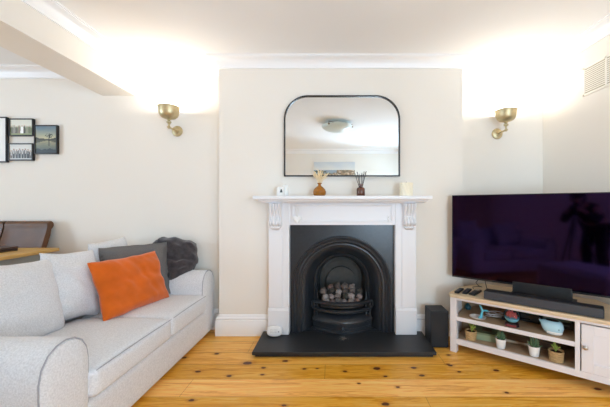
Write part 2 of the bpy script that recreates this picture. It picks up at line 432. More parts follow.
# ------------------------------------------------------------------ hearth and surround
HX, HY = .094, 2.64
h = tag(bpy.data.objects.new('hearth_slab', None), 'low black slate hearth slab on the floor below the fireplace', 'hearth'); C.objects.link(h); h.location = (HX, HY, 0)
MB().box(-.617, .806, 2.425, 2.852, .020, .046).build('slab', SLATE, h, bevel=.004)
MB().box(-.597, .786, 2.445, 2.852, 0, .020).build('base_course', SLATE, h, bevel=.002)
ZH = .046
s = thing('fireplace_surround', (.094, 2.79, ZH), 'white painted fireplace surround with mantelshelf and carved corbels', 'fireplace')
sh = MB().box(-.662, .838, 2.62, YC, 1.226, 1.257)
shelf = sh.build('mantelshelf', SURR, s, bevel=.006, seg=3)
mo = MB()
pr = [(0, 1.195), (.05, 1.195), (.056, 1.203), (.075, 1.21), (.082, 1.226), (0, 1.226)]
mo.loft([[(x + sg * p, 2.745 - p + .0, z) for p, z in pr] for x, sg in ((-.55, -1), (.735, 1))], True, True)
mo.build('bed_moulding', SURR, shelf, smooth=True)
fz = MB().box(-.375, .556, 2.772, YC, 1.004, 1.226)
fz = fz.build('frieze', SURR, s)
fm = MB()
x0, x1, z0, z1 = -.352, .536, 1.028, 1.186
def mould_frame(mb, x0, x1, z0, z1, y, w=.022, d=.010):
    a = [(0, 0), (0, d), (w * .35, d), (w * .6, d * .55), (w, d * .35), (w, 0)]
    cor = [(x0, z0, 1, 1), (x1, z0, -1, 1), (x1, z1, -1, -1), (x0, z1, 1, -1)]
    rings = [[(cx + sx * p, y - q, cz + sz * p) for p, q in a] for cx, cz, sx, sz in cor]
    rings.append(rings[0]); mb.loft(rings, True, False)
mould_frame(fm, x0, x1, z0, z1, 2.772)
fm.build('panel_moulding', SURR, fz)
def corbel(cx, parent):
    mb = MB(); nx, nzv = 41, 46; w2 = .052; vs = []
    def prot(z):
        pts = [(1.192, .086), (1.165, .083), (1.14, .070), (1.11, .048), (1.085, .036), (1.068, .036), (1.052, .054), (1.038, .068), (1.022, .072), (1.008, .060), (.999, .038), (.992, .032), (.984, .040), (.972, .030), (.962, .010)]
        for (a, p), (b, q) in zip(pts, pts[1:]):
            if b <= z <= a: return p + (q - p) * (a - z) / (a - b)
        return .01
    for j in range(nzv):
        z = 1.192 - (1.192 - .962) * j / (nzv - 1)
        wid = w2 * (1 if z > 1.0 else .30 + .70 * math.sqrt(max(0, (z - .961) / .039)))
        for i in range(nx):
            t = -1 + 2 * i / (nx - 1); p = prot(z)
            groove = abs(math.sin(t * PI * 2)) ** .6
            amp = .017 if z > 1.10 else (.014 if z > .998 else .004)
            if 1.045 < z < 1.10: p += .006 * noise.noise(Vector((t * 5, z * 90, 1)))
            edge = 1 if abs(t) < .96 else .0
            y = 2.748 - max(.004, p - amp * (1 - groove)) * (1 if edge else .94)
            vs.append((cx + t * wid, y, z))
    fs = [(j * nx + i, j * nx + i + 1, (j + 1) * nx + i + 1, (j + 1) * nx + i) for j in range(nzv - 1) for i in range(nx - 1)]
    mb.add(vs, fs)
    # sides, top and back
    for e in (0, nx - 1):
        side = [vs[j * nx + e] for j in range(nzv)]
        rim = [(q[0], 2.752, q[2]) for q in side]
        mb.add(side + rim, [(j, j + 1, nzv + j + 1, nzv + j) for j in range(nzv - 1)])
    mb.add([vs[i] for i in range(nx)] + [(vs[i][0], 2.752, vs[i][2]) for i in range(nx)], [(i, i + 1, nx + i + 1, nx + i) for i in range(nx - 1)])
    lo = (nzv - 1) * nx
    mb.add([vs[lo + i] for i in range(nx)] + [(vs[lo + i][0], 2.752, vs[lo + i][2]) for i in range(nx)], [(i, i + 1, nx + i + 1, nx + i) for i in range(nx - 1)])
    return merged(mb.build('corbel', SURR, parent, smooth=True))
for a, b, inner in ((-.560, -.375, 1), (.556, .742, -1)):
    pil = MB(); pil.box(a + (.006 if inner == 1 else 0), b - (.006 if inner == -1 else 0), 2.762, YC, .281, 1.226)
    main = (a + .006, b - .055) if inner == 1 else (a + .055, b - .006)
    pil.box(main[0], main[1], 2.752, 2.764, .281, 1.2)
    pl = pil.build('leg', SURR, s, bevel=.003)
    MB().box(a, b, 2.747, YC, ZH, .262).build('plinth', SURR, pl, bevel=.006)
    ct = MB(); pr = [(0, .262), (.002, .262), (0.0, .272), (-.012, .281), (-.012, .262)]
    MB().prism([(2.747, .262), (2.752, .272), (2.760, .281), (YC, .281), (YC, .262)], a + .002, b - .002, 'x').build('plinth_moulding', SURR, pl)
    corbel((main[0] + main[1]) / 2 + .004 * inner, pl)

# ------------------------------------------------------------------ cast iron insert
FX, FZ = .090, .4615
ins = thing('cast_iron_fireplace', (FX, 2.9, ZH), 'black cast iron arched fireplace insert with open grate and ash cover', 'fireplace')
def arch(r, y, n=44, zb=ZH, cx=FX):
    pts = [(cx - r, y, zb), (cx - r, y, (zb + FZ) / 2)]
    pts += [(cx - r * math.cos(PI * k / n), y, FZ + r * math.sin(PI * k / n)) for k in range(n + 1)]
    pts += [(cx + r, y, (zb + FZ) / 2), (cx + r, y, zb)]
    return pts
def rect_ring(y, hw0, hw1, zt, n=44):
    pts = [(FX - hw0, y, ZH), (FX - hw0, y, (ZH + FZ) / 2)]
    for k in range(n + 1):
        t = PI * k / n; dx, dz = -math.cos(t), math.sin(t)
        hw = hw0 if dx < 0 else hw1
        f = min(hw / abs(dx) if abs(dx) > 1e-6 else 1e9, (zt - FZ) / dz if dz > 1e-6 else 1e9)
        pts.append((FX + dx * f, y, FZ + dz * f))
    pts += [(FX + hw1, y, (ZH + FZ) / 2), (FX + hw1, y, ZH)]
    return pts
fp = MB().loft([rect_ring(2.85, .475, .475, 1.012), rect_ring(2.828, .475, .475, 1.012), arch(.437, 2.828), arch(.437, 2.85)], False, False)
fp.build('face_plate', IRON, ins)
def archloft(name, prof, m=IRON, n=44):
    mb = MB().loft([arch(r, y, n) for r, y in prof], False, False)
    return mb.build(name, m, ins, smooth=True)
archloft('outer_moulding', [(.440, 2.830), (.440, 2.808), (.436, 2.800), (.428, 2.797), (.420, 2.800), (.415, 2.808), (.408, 2.810), (.402, 2.803), (.394, 2.800), (.386, 2.803), (.380, 2.812), (.372, 2.814), (.364, 2.812), (.358, 2.816), (.356, 2.832)])
archloft('cove', [(.356, 2.832), (.345, 2.834), (.332, 2.842), (.315, 2.862), (.297, 2.892), (.281, 2.925), (.268, 2.955), (.262, 2.972)])
archloft('inner_moulding', [(.262, 2.972), (.262, 2.962), (.255, 2.957), (.247, 2.960), (.243, 2.968), (.236, 2.972), (.228, 2.985), (.222, 3.02), (.215, 3.10), (.205, 3.135)])
fb = MB().loft([arch(.30, 3.15), arch(.20, 3.14), arch(.175, 3.13)], False, False)
r = .15; q = [(x, y, max(ZH, z - .035)) for x, y, z in arch(.147, 3.10, 24)]
fb.add(q + [(FX, 3.085, FZ - .035)], [(i, i + 1, len(q)) for i in range(len(q) - 1)])
q2 = [(x, 3.15, z) for x, y, z in q]; fb.loft([q, q2], False, False)
fb.box(FX - .30, FX + .30, 3.14, 3.155, ZH, .80)
fb.build('fire_back', IRONG, ins)
MB().box(FX - .36, FX + .36, 2.848, 3.14, ZH - .03, .052).build('ash_floor', IRON, ins)
def bow(u, ybase=2.885, sag=.125, hw=.272): return (FX + .004 + u * hw, ybase - sag * (1 - u * u))
def bowed(prof, n=32, hw=.272, sag=.125, yb=2.885):
    """cross-section (outward, z) swept along the bowed front of the grate"""
    rings = []
    for k in range(n + 1):
        u = -1 + 2 * k / n; x, y = bow(u, yb, sag, hw); x2, y2 = bow(u + .01, yb, sag, hw)
        t = Vector((x2 - x, y2 - y)).normalized(); nrm = Vector((t.y, -t.x))
        rings.append([(x + nrm.x * a, y + nrm.y * a, z) for a, z in prof])
    return MB().loft(rings, True, True)
cover = bowed([(-.02, ZH), (.004, ZH), (.004, .062), (-.004, .068), (-.004, .090), (.0, .094), (.0, .128), (.008, .134), (.008, .148), (.0, .158), (-.055, .210), (-.072, .212), (-.072, .13), (-.02, .12)])
cv = cover.build('ash_cover', IRON, ins, smooth=True)
kx, ky = bow(0); MB().ball((kx, ky - .022, .098), .018, sq=(1, .9, 1)).build('knob', IRON, cv, smooth=True)
def bar_prof(z, hh, d=.014): return [(-d, z - hh * .5), (-d * .2, z - hh * .5), (d * .6, z - hh * .25), (d * .6, z + hh * .25), (-d * .2, z + hh * .5), (-d, z + hh * .5)]
lo = bowed(bar_prof(.236, .034), hw=.262).build('grate_bar', IRON, ins, smooth=True)
hi = bowed(bar_prof(.305, .034), hw=.262).build('grate_bar', IRON, ins, smooth=True)
for sg in (-1, 1):
    sup = MB(); x, y = bow(sg * .97, hw=.262)
    sup.box(x - .008, x + .008, y + .002, y + .02, .15, .318)
    sup.tube([(x + sg * .006, y - .012, .25), (x + sg * .022, y - .014, .265), (x + sg * .024, y - .014, .295), (x + sg * .010, y - .016, .318)], .007)
    sup.build('grate_post', IRON, ins, bevel=.003)
    sb = MB(); sb.prism([(2.87, .40), (3.0, .43), (3.0, .418), (2.87, .388)], FX + sg * .222 - .006, FX + sg * .222 + .006, 'x')
    sb.prism([(2.87, .40), (2.88, .40), (2.88, .17), (2.87, .17)], FX + sg * .222 - .005, FX + sg * .222 + .005, 'x')
    sb.build('grate_side', IRON, ins)
MB().prism([(FX - .2, 2.86), (FX - .1, 2.80), (FX, 2.785), (FX + .1, 2.80), (FX + .2, 2.86), (FX + .2, 3.0), (FX - .2, 3.0)], .262, .278).build('grate_floor', IRON, ins)

def coal_mat(k):
    cols = [(150, 138, 132), (120, 110, 106), (170, 150, 146), (96, 88, 84), (186, 176, 172), (140, 112, 106), (78, 74, 70)]
    return mat('coal_stone', rgb(*[int(q * .84) for q in cols[k]]), .85, var=.7, vscale=34, bump=.8, bscale=50)
COALM = [coal_mat(k) for k in range(7)]
def coal_mesh(seed):
    bm = bmesh.new(); bmesh.ops.create_icosphere(bm, subdivisions=2, radius=1)
    for v in bm.verts:
        n1 = noise.noise(v.co * 1.3 + Vector((seed * 7.1, 3, 1))); n2 = noise.noise(v.co * 3.1 + Vector((1, seed * 3.3, 5)))
        v.co *= 1 + .42 * n1 + .30 * n2
        v.co.z *= .82
    me = bpy.data.meshes.new('coal'); bm.to_mesh(me); bm.free(); return me
rows = [(2.832, .310, 6, .135), (2.878, .342, 6, .155), (2.922, .382, 6, .165), (2.955, .412, 4, .100)]
ci = 0
for ry, rz_, cnt, span in rows:
    for k in range(cnt):
        me = coal_mesh(ci); me.materials.append(COALM[(ci * 5 + ci // 3) % 7])
        o = bpy.data.objects.new('coal', me); C.objects.link(o)
        xx = FX + span * (-1 + 2 * k / (cnt - 1)) + random.uniform(-.008, .008)
        o.location = (xx, ry + random.uniform(-.008, .008) + .25 * (xx - FX) ** 2, rz_ + random.uniform(-.006, .008))
        sc = random.uniform(.028, .037); o.scale = (sc, sc * .9, sc * 1.05); o.rotation_euler = (random.uniform(-1, 1), random.uniform(-1, 1), random.uniform(0, 6))
        tag(o, 'grey and pinkish lump of coal heaped in the fireplace grate', 'coal', 'coals in the grate'); ci += 1

# white oval alarm leaning at the left plinth
a = thing('alarm', (-.50, 2.715, ZH), 'white oval plastic alarm leaning on left leg of the surround', 'alarm')
M = Matrix.Translation((-.495, 2.716, ZH + .047)) @ Matrix.Rotation(math.radians(80), 4, 'X')
bd = MB(); rings = []
for sc, z in ((.9, -.014), (1, -.008), (1, .006), (.95, .012), (.8, .016), (.02, .017)):
    rings.append([M @ Vector((.066 * sc * math.copysign(abs(math.cos(t)) ** .75, math.cos(t)), .044 * sc * math.copysign(abs(math.sin(t)) ** .75, math.sin(t)), z)) for t in [2 * PI * k / 40 for k in range(40)]])
bd.loft(rings); bd.build('body', WHITEP, a, smooth=True)
sl = MB()
for i in range(-3, 3):
    for j in range(-1, 2):
        p = M @ Vector((i * .011, j * .011 + .003, .0165)); sl.ball(p, .0022, 8, 6)
sl.build('sound_holes', mat('grey_hole', rgb(150, 150, 150), .6), a)
MB().ball(M @ Vector((.038, -.004, .0155)), .0045, 10, 6).build('button', mat('dark_grey_button', rgb(80, 80, 84), .5), a)

# heart and tassel hanging from the shelf
STRING = mat('cream_ribbon', rgb(228, 226, 220), .8)
ht = thing('heart_ornament', (-.305, 2.755, 1.0), 'small white heart hanging on a ribbon from the mantelshelf', 'ornament')
pts = []
for k in range(48):
    t = 2 * PI * k / 48; pts.append((16 * math.sin(t) ** 3, 13 * math.cos(t) - 5 * math.cos(2 * t) - 2 * math.cos(3 * t) - math.cos(4 * t)))
hm = MB(); hz = 1.058
hm.loft([[(-.305 + x * q * .0023, y, hz + z * q * .0023) for x, z in pts] for q, y in ((.3, 2.742), (.85, 2.744), (1, 2.751), (1, 2.757), (.9, 2.761))])
hm.build('heart', mat('chalk_white', rgb(244, 246, 247), .6), ht, smooth=True)
MB().tube([(-.309, 2.752, hz + .02), (-.316, 2.752, hz + .08), (-.305, 2.75, 1.19), (-.294, 2.752, hz + .08), (-.301, 2.752, hz + .02)], .0022, 6).build('ribbon', STRING, ht)
tt = thing('hook', (.495, 2.768, 1.03), 'small white double hook fixed on frieze near right corbel', 'hook')
MB().box(.489, .501, 2.758, 2.766, 1.04, 1.085).build('back_plate', WHITEP, tt, bevel=.002)
MB().tube([(.495, 2.758, 1.05), (.495, 2.748, 1.034), (.495, 2.738, 1.038), (.495, 2.736, 1.05)], .003, 8).build('prong', WHITEP, tt, smooth=True)
MB().ball((.495, 2.757, 1.074), .003, 8, 6).build('screw', BLACKP, tt)

# ------------------------------------------------------------------ on the mantelshelf
ZS = 1.2575
jx, jy = -.432, 2.70
j = thing('candle_jar', (jx, jy, ZS), 'small white lidded jar with black motif at left end of mantelshelf', 'jar')
MB().lathe([(.001, 0), (.032, 0), (.034, .003), (.034, .070), (.031, .076), (.001, .076)], (jx - .008, jy, ZS), 28).build('jar', CERAM, j, smooth=True)
MB().lathe([(.001, 0), (.024, 0), (.026, .003), (.026, .090), (.022, .098), (.001, .100)], (jx + .028, jy + .035, ZS), 24).build('tall_canister', CERAM, j, smooth=True)
dk = mat('black_print', rgb(40, 42, 52), .6)
mt = MB()
for k in range(9):
    t = k / 8
    ang = -PI / 2 + (-.15 + .5 * t) ; 
    mt.add([(jx - .008 + .0345 * math.cos(-PI / 2 + t * .5 + dx), jy + .0345 * math.sin(-PI / 2 + t * .5 + dx), ZS + .028 + zz) for dx, zz in ((-.0, 0), (.09, 0), (.09, .010 + .02 * math.sin(PI * t)), (0, .010 + .02 * math.sin(PI * t)))], [(0, 1, 2, 3)])
mt.build('motif', dk, j)

AMBER = mat('amber_glass', rgb(214, 140, 44), .08, trans=.55)
vx, vy = -.107, 2.70
v = thing('vase', (vx, vy, ZS), 'round amber glass bud vase holding cream dried flowers', 'vase')
MB().lathe([(.001, 0), (.040, 0), (.050, .006), (.056, .022), (.056, .036), (.049, .056), (.034, .072), (.018, .083), (.013, .090), (.012, .100), (.020, .106), (.021, .110), (.010, .110), (.009, .09), (.04, .05), (.04, .01), (.001, .006)], (vx, vy, ZS), 36).build('vessel', AMBER, v, smooth=True)
DRY = mat('dried_cream_petals', rgb(238, 218, 178), .85, var=.12, vscale=60)
fl = MB(); random.seed(11)
for k in range(34):
    an = random.uniform(0, 2 * PI); sp = random.uniform(.2, 1); hgt = random.uniform(.065, .115)
    tip = Vector((vx + math.cos(an) * .082 * sp, vy + math.sin(an) * .05 * sp, ZS + .11 + hgt * (1.15 - .35 * sp)))
    base = Vector((vx + math.cos(an) * .004, vy + math.sin(an) * .004, ZS + .09))
    mid = base.lerp(tip, .55) + Vector((math.cos(an) * -.008, 0, .006))
    fl.tube([base, mid, mid.lerp(tip, .4), mid.lerp(tip, .8), tip], [.0010, .0011, .0034, .0042, .0008], 7)
fl.build('dried_flowers', DRY, v, smooth=True)
dx_, dy_ = .247, 2.70
d = thing('reed_diffuser', (dx_, dy_, ZS), 'brown glass reed diffuser bottle with black reeds on mantelshelf', 'diffuser')
BROWNG = mat('brown_glass', rgb(92, 50, 34), .1, coat=.4)
MB().lathe([(.001, 0), (.033, 0), (.036, .004), (.036, .058), (.032, .068), (.017, .076), (.013, .080), (.013, .092), (.017, .094), (.017, .100), (.001, .100)], (dx_, dy_, ZS), 32).build('bottle', BROWNG, d, smooth=True)
for k, (ax, ay, L_) in enumerate([(-.05, .01, .225), (-.033, -.015, .235), (-.014, .02, .222), (.008, -.02, .226), (.030, .01, .240), (.042, -.01, .232), (.048, .012, .243)]):
    MB().tube([(dx_ + ax * .12, dy_ + ay * .1, ZS + .05), (dx_ + ax * 1.0, dy_ + ay, ZS + L_ - .03)], .0030, 6).build('reed', BLACKM, d)
cx_, cy_ = .636, 2.70
c = thing('candle', (cx_, cy_, ZS), 'short wide cream pillar candle with carved ridges at right end of mantelshelf', 'candle')
cn = MB(); rings = []
for j in range(25):
    z = .112 * j / 24; rings.append([Vector((cx_, cy_, ZS)) + Vector(((.054 + .0022 * math.sin(11 * t + z * 90) + .0015 * math.sin(z * 340)) * math.cos(t), (.054 + .0022 * math.sin(11 * t + z * 90)) * math.sin(t), z)) for t in [2 * PI * k / 66 for k in range(66)]])
rings.append([Vector((cx_ + .03 * math.cos(2 * PI * k / 66), cy_ + .03 * math.sin(2 * PI * k / 66), ZS + .108)) for k in range(66)])
cn.loft(rings); cn.build('wax', WAX, c, smooth=True)
MB().tube([(cx_, cy_, ZS + .106), (cx_ + .002, cy_, ZS + .122)], .0015, 6).build('wick', BLACKM, c)

# ------------------------------------------------------------------ mirror
mx0, mx1, mz0, mz1, mr = -.432, .612, 1.437, 2.166, .215
mi = thing('wall_mirror', ((mx0 + mx1) / 2, YC, mz0), 'arched wall mirror in thin black frame above the mantelshelf', 'mirror')
def mir_outline(o):
    r = mr - o
    pts = [(mx0 + o, mz0 + o), (mx1 - o, mz0 + o)]
    pts += [(mx1 - mr + r * math.cos(t), mz1 - mr + r * math.sin(t)) for t in [PI / 2 * k / 16 for k in range(17)]]
    pts += [(mx0 + mr - r * math.sin(t), mz1 - mr + r * math.cos(t)) for t in [PI / 2 * k / 16 for k in range(17)]]
    return pts
o1, o2 = mir_outline(0), mir_outline(.011)
fr = MB(); fr.loft([[(x, y, z) for x, z in o] for o, y in ((o1, YC - .001), (o1, YC - .028), (o2, YC - .028), (o2, YC - .001))], True, False)
fr.build('frame', BLACKM, mi)
MB().prism(mir_outline(.011), YC - .014, YC - .004, 'y').build('glass', MIRROR, mi)

# ------------------------------------------------------------------ sconces
BULB = emit('warm_bulb', (1, .80, .52, 1), 30)
def sconce(px, pz, label, rimh=.182):
    t = thing('wall_sconce', (px, YB, pz), label, 'wall lamp', 'brass wall sconces')
    R = Matrix.Rotation(math.radians(90), 4, 'X')
    MB().lathe([(.001, .022), (.020, .022), (.024, .016), (.036, .013), (.046, .011), (.050, .006), (.052, 0), (.001, 0)], (px, YB - .001, pz), 40, R).build('wall_plate', BRASS, t, smooth=True)
    ya = YB - .155
    arm = MB(); arm.tube([(px, YB - .02, pz), (px, ya - .012, pz)], .0075, 14); arm.ball((px, ya, pz), .014, 16, 10); arm.ball((px, ya - .016, pz), .009, 14, 8)
    arm.ball((px, YB - .026, pz), .013, 16, 10)
    am = arm.build('arm', BRASS, t, smooth=True)
    st = MB(); st.lathe([(.001, 0), (.008, 0), (.008, .030), (.012, .034), (.020, .040), (.021, .050), (.013, .056), (.011, .064), (.020, .070), (.020, .076), (.001, .076)], (px, ya, pz), 24)
    st.build('stem', BRASS, t, smooth=True)
    zb = pz + .074
    sd = MB(); H = rimh - .074
    out = [(.012, 0), (.034, .002), (.056, .009), (.073, .024), (.083, .045), (.087, .070), (.089, H), (.093, H + .001), (.093, H + .005)]
    inn = [(.087, H + .005), (.085, .075), (.081, .053), (.071, .032), (.053, .016), (.03, .006), (.012, .004)]
    sd.lathe(out + inn, (px, ya, zb), 44, cap=False)
    sd.build('lamp_shade', BRASS, t, smooth=True)
    MB().ball((px, ya, zb + .055), .022, 16, 10, (1, 1, 1.25)).build('bulb', BULB, t, smooth=True)
    ld = bpy.data.lights.new('sconce_glow', 'POINT'); ld.energy = SC_W; ld.color = (1, .94, .86); ld.shadow_soft_size = .03
    lo_ = bpy.data.objects.new('sconce_glow', ld); C.objects.link(lo_); lo_.location = (px, ya, zb + .100)
    return t
SC_W = 5.5
EXPO = 0.66
sconce(-1.478, 1.885, 'aged brass uplighter wall sconce left of the chimney breast', .180)
sconce(1.577, 1.860, 'aged brass uplighter wall sconce right of chimney breast near vent', .172)

# ------------------------------------------------------------------ vent
VY0, VY1, VZ0, VZ1 = 2.10, 2.525, 2.045, 2.275
vt = thing('air_vent', (XR, (VY0 + VY1) / 2, VZ0), 'white louvred air vent high on right wall', 'vent')
f_ = MB(); X0 = XR - .008
f_.box(X0, XR, VY0, VY1, VZ0, VZ0 + .018); f_.box(X0, XR, VY0, VY1, VZ1 - .018, VZ1); f_.box(X0, XR, VY0, VY0 + .018, VZ0, VZ1); f_.box(X0, XR, VY1 - .018, VY1, VZ0, VZ1)
f_.box(X0, XR, (VY0 + VY1) / 2 - .006, (VY0 + VY1) / 2 + .006, VZ0, VZ1)
VENTM = mat('cream_vent_paint', rgb(238, 234, 224), .5)
f_.build('frame', VENTM, vt, bevel=.002)
sl = MB(); nsl = 12
for k in range(nsl):
    z = VZ0 + .024 + (VZ1 - VZ0 - .048) * (k + .5) / nsl
    sl.prism([(XR - .002, z + .006), (XR - .006, z - .003), (XR - .006, z - .005), (XR - .002, z + .004)], VY0 + .015, VY1 - .015, 'y')
sl.v = [Vector((v.x, v.y, v.z)) for v in sl.v]
sl.build('louvres', VENTM, vt)
MB().box(XR - .002, XR - .0005, VY0 + .01, VY1 - .01, VZ0 + .01, VZ1 - .01).build('backing', mat('vent_backing', rgb(176, 168, 150), .8), vt)

# ------------------------------------------------------------------ pictures on the dining wall
FRB = mat('black_picture_frame', rgb(26, 24, 24), .4)
MATW = mat('white_mount', rgb(240, 240, 238), .8)
def framed(x0, x1, z0, z1, label, fn, mount=0.0, d=.030):
    t = thing('wall_photo', ((x0 + x1) / 2, YB, z0), label, 'picture')
    b = MB(); w_ = .010
    b.box(x0, x0 + w_, YB - d, YB - .001, z0, z1); b.box(x1 - w_, x1, YB - d, YB - .001, z0, z1); b.box(x0 + w_, x1 - w_, YB - d, YB - .001, z0, z0 + w_); b.box(x0 + w_, x1 - w_, YB - d, YB - .001, z1 - w_, z1)
    b.build('frame', FRB, t, bevel=.0015)
    if mount: MB().box(x0 + w_, x1 - w_, YB - d + .008, YB - .004, z0 + w_, z1 - w_).build('mount', MATW, t)
    iw, ih = x1 - x0 - 2 * w_ - 2 * mount, z1 - z0 - 2 * w_ - 2 * mount
    M = Matrix.Translation(((x0 + x1) / 2 - t.location.x, -d + .007, (z0 + z1) / 2 - t.location.z)) @ Matrix.Rotation(PI / 2, 4, 'X')
    picture('print', iw, ih, fn, t, M)
    return t
def lake(u, v):
    hor = .5
    if v > hor:
        c = mixc((214, 200, 150), (96, 122, 140), (v - hor) / .45)
        c = mixc(c, (150, 150, 140), .3 * (.5 + nz(u * 2, v * 6, 2, 3)))
        hill = hor + .05 + .03 * math.sin(u * 5 + 2) + .02 * nz(u, 0, 9)
        if v < hill: c = (64, 66, 58)
        # bare tree: trunk and spreading twigs
        dx, dv = u - .66, v - .52
        if (dx / .20) ** 2 + ((v - .64) / .09) ** 2 < 1 and nz(u, v, 26, 1) > .02: c = mixc(c, (40, 44, 36), .75)
        if abs(dx + .02 - dv * .25) < .012 and v < .66: c = (38, 38, 32)
    else:
        c = mixc((176, 166, 124), (64, 78, 84), (hor - v) / .5)
        if nz(u * 2, v * 22, 2, 5) > .15: c = mixc(c, (110, 116, 104), .5)
        if hor - v < .09 + .04 * math.sin(u * 5 + 2): c = mixc(c, (58, 60, 52), .75)
        if abs(u - .65) < .02 and v > .26: c = mixc(c, (46, 48, 42), .7)
        if v < .14 + .05 * nz(u, 0, 5): c = (52, 60, 62)
    return c
def garden(u, v):
    c = mixc((128, 140, 104), (222, 222, 210), (v - .42) / .2 + .5 * nz(u, v, 9, 2))
    if v < .18: c = (150, 160, 118)
    for cx, wd, hh, col in ((.08, .05, .5, (120, 116, 106)), (.18, .05, .55, (150, 146, 136)), (.28, .05, .5, (110, 104, 96)), (.40, .05, .56, (140, 128, 118)), (.53, .07, .54, (246, 246, 244)), (.64, .045, .56, (80, 76, 72)), (.76, .05, .5, (150, 150, 130)), (.88, .05, .52, (120, 124, 100))):
        if abs(u - cx) < wd * (1.25 - v) and .1 < v < hh: c = col
        if (u - cx) ** 2 + ((v - hh - .05) * .8) ** 2 < .0011: c = (200, 178, 160)
    return c
def suits(u, v):
    c = (214, 212, 206) if v > .45 else (176, 172, 162)
    if v < .16: c = (196, 194, 188)
    for cx, hh, col in ((.08, .5, (96, 84, 76)), (.19, .6, (60, 54, 52)), (.32, .56, (70, 62, 58)), (.45, .62, (48, 44, 44)), (.58, .58, (56, 50, 48)), (.70, .62, (72, 66, 62)), (.82, .57, (52, 48, 46)), (.93, .5, (110, 98, 88))):
        if abs(u - cx) < .052 and .08 < v < hh: c = col
        if abs(u - cx) < .014 and hh - .22 < v < hh: c = (222, 218, 212)
        if (u - cx) ** 2 + ((v - hh - .06) * .8) ** 2 < .0016: c = (168, 140, 122)
    return c
def pale(u, v):
    return mixc((206, 206, 204), (228, 228, 226), .5 + nz(u, v, 5, 1))
framed(-2.822, -2.604, 1.665, 1.938, 'black framed lake photo with lone tree, rightmost of the wall pictures', lake)
framed(-3.060, -2.832, 1.835, 2.000, 'small black framed photo of people in a garden, upper of two', garden)
framed(-3.068, -2.834, 1.602, 1.765, 'small black framed photo of people in dark suits, lower of two', suits)
framed(-3.60, -3.082, 1.585, 2.015, 'large black framed picture with white mount at left edge of wall', pale, mount=.09)

# ------------------------------------------------------------------ dining table and chairs
TZ = .80
dt = thing('dining_table', (-2.95, 2.1, 0), 'oak topped dining table with grey apron behind the sofa', 'table')
MB().box(-3.9, -2.42, 1.45, 2.80, TZ - .028, TZ).build('tabletop', TABLEO, dt, bevel=.004)
ap = MB(); ap.box(-3.84, -2.46, 1.51, 1.535, .67, TZ - .028); ap.box(-3.84, -2.46, 2.715, 2.74, .67, TZ - .028); ap.box(-2.485, -2.46, 1.535, 2.715, .67, TZ - .028); ap.box(-3.84, -3.815, 1.535, 2.715, .67, TZ - .028)
ap.build('apron', APRON, dt)
for x in (-3.8, -2.50):
    for y in (1.55, 2.70):
        MB().loft([[(x + a * r, y + b * r, z) for a, b in ((-1, -1), (1, -1), (1, 1), (-1, 1))] for r, z in ((.028, 0), (.045, .67), (.045, TZ - .03))]).build('leg', APRON, dt, bevel=.004)
def dining_chair(x, y, label):
    t = thing('dining_chair', (x, y, 0), label, 'chair', 'brown leather dining chairs')
    w2 = .197
    # rolled back: profile in (y, z) swept across x
    front = [(-.150, .46), (-.100, .60), (-.035, .80), (.010, .93), (.022, .985)]
    roll = [(.022 + .034 - .036 * math.cos(a), .995 + .036 * math.sin(a)) for a in [PI * k / 8 * 1.25 for k in range(9)]]
    back = [(.066, .955), (.056, .90), (.020, .80), (-.045, .60), (-.095, .46)]
    poly = front + roll + back
    bk = MB(); rings = []
    for k in range(15):
        u = -1 + 2 * k / 14; dent = .012 * (1 - u ** 6)
        rings.append([(x + u * w2 * (1 - .02 * (1 - zz)), y + yy + (dent if i < 5 and .5 < zz < .97 else 0), zz) for i, (yy, zz) in enumerate(poly)])
    bk.loft(rings); b_ = bk.build('backrest', LEATHER, t, smooth=True)
    merged(soft_box(x - w2, x + w2, y - .54, y - .09, .40, .49, .03, .015).build('seat', LEATHER, t))
    for sx in (-1, 1):
        MB().loft([[(x + sx * .18 + a * r, y - .50 + b * r, z) for a, b in ((-1, -1), (1, -1), (1, 1), (-1, 1))] for r, z in ((.015, 0), (.02, .41))]).build('leg', LEGW, t)
        MB().loft([[(x + sx * .18 + a * r, y + dy + b * r, z) for a, b in ((-1, -1), (1, -1), (1, 1), (-1, 1))] for r, z, dy in ((.015, 0, -.03), (.02, .47, -.11))]).build('leg', LEGW, t)
LEGW = mat('dark_chair_wood', rgb(60, 38, 26), .4)
dining_chair(-2.825, 2.885, 'brown leather rolled-back dining chair behind the table, nearer the sofa')
dining_chair(-3.235, 2.885, 'brown leather dining chair mostly cut off at left photo edge')
tr = thing('laptop', (-2.86, 2.55, TZ), 'closed dark brown laptop lying on the oak dining table', 'laptop')
MB().box(-3.0, -2.62, 2.35, 2.63, TZ + .001, TZ + .022).build('base', mat('dark_brown_case', rgb(52, 36, 32), .4), tr, bevel=.004)
MB().box(-3.0, -2.615, 2.345, 2.632, TZ + .024, TZ + .036).build('lid', mat('dark_brown_lid', rgb(70, 48, 42), .35), tr, bevel=.004)

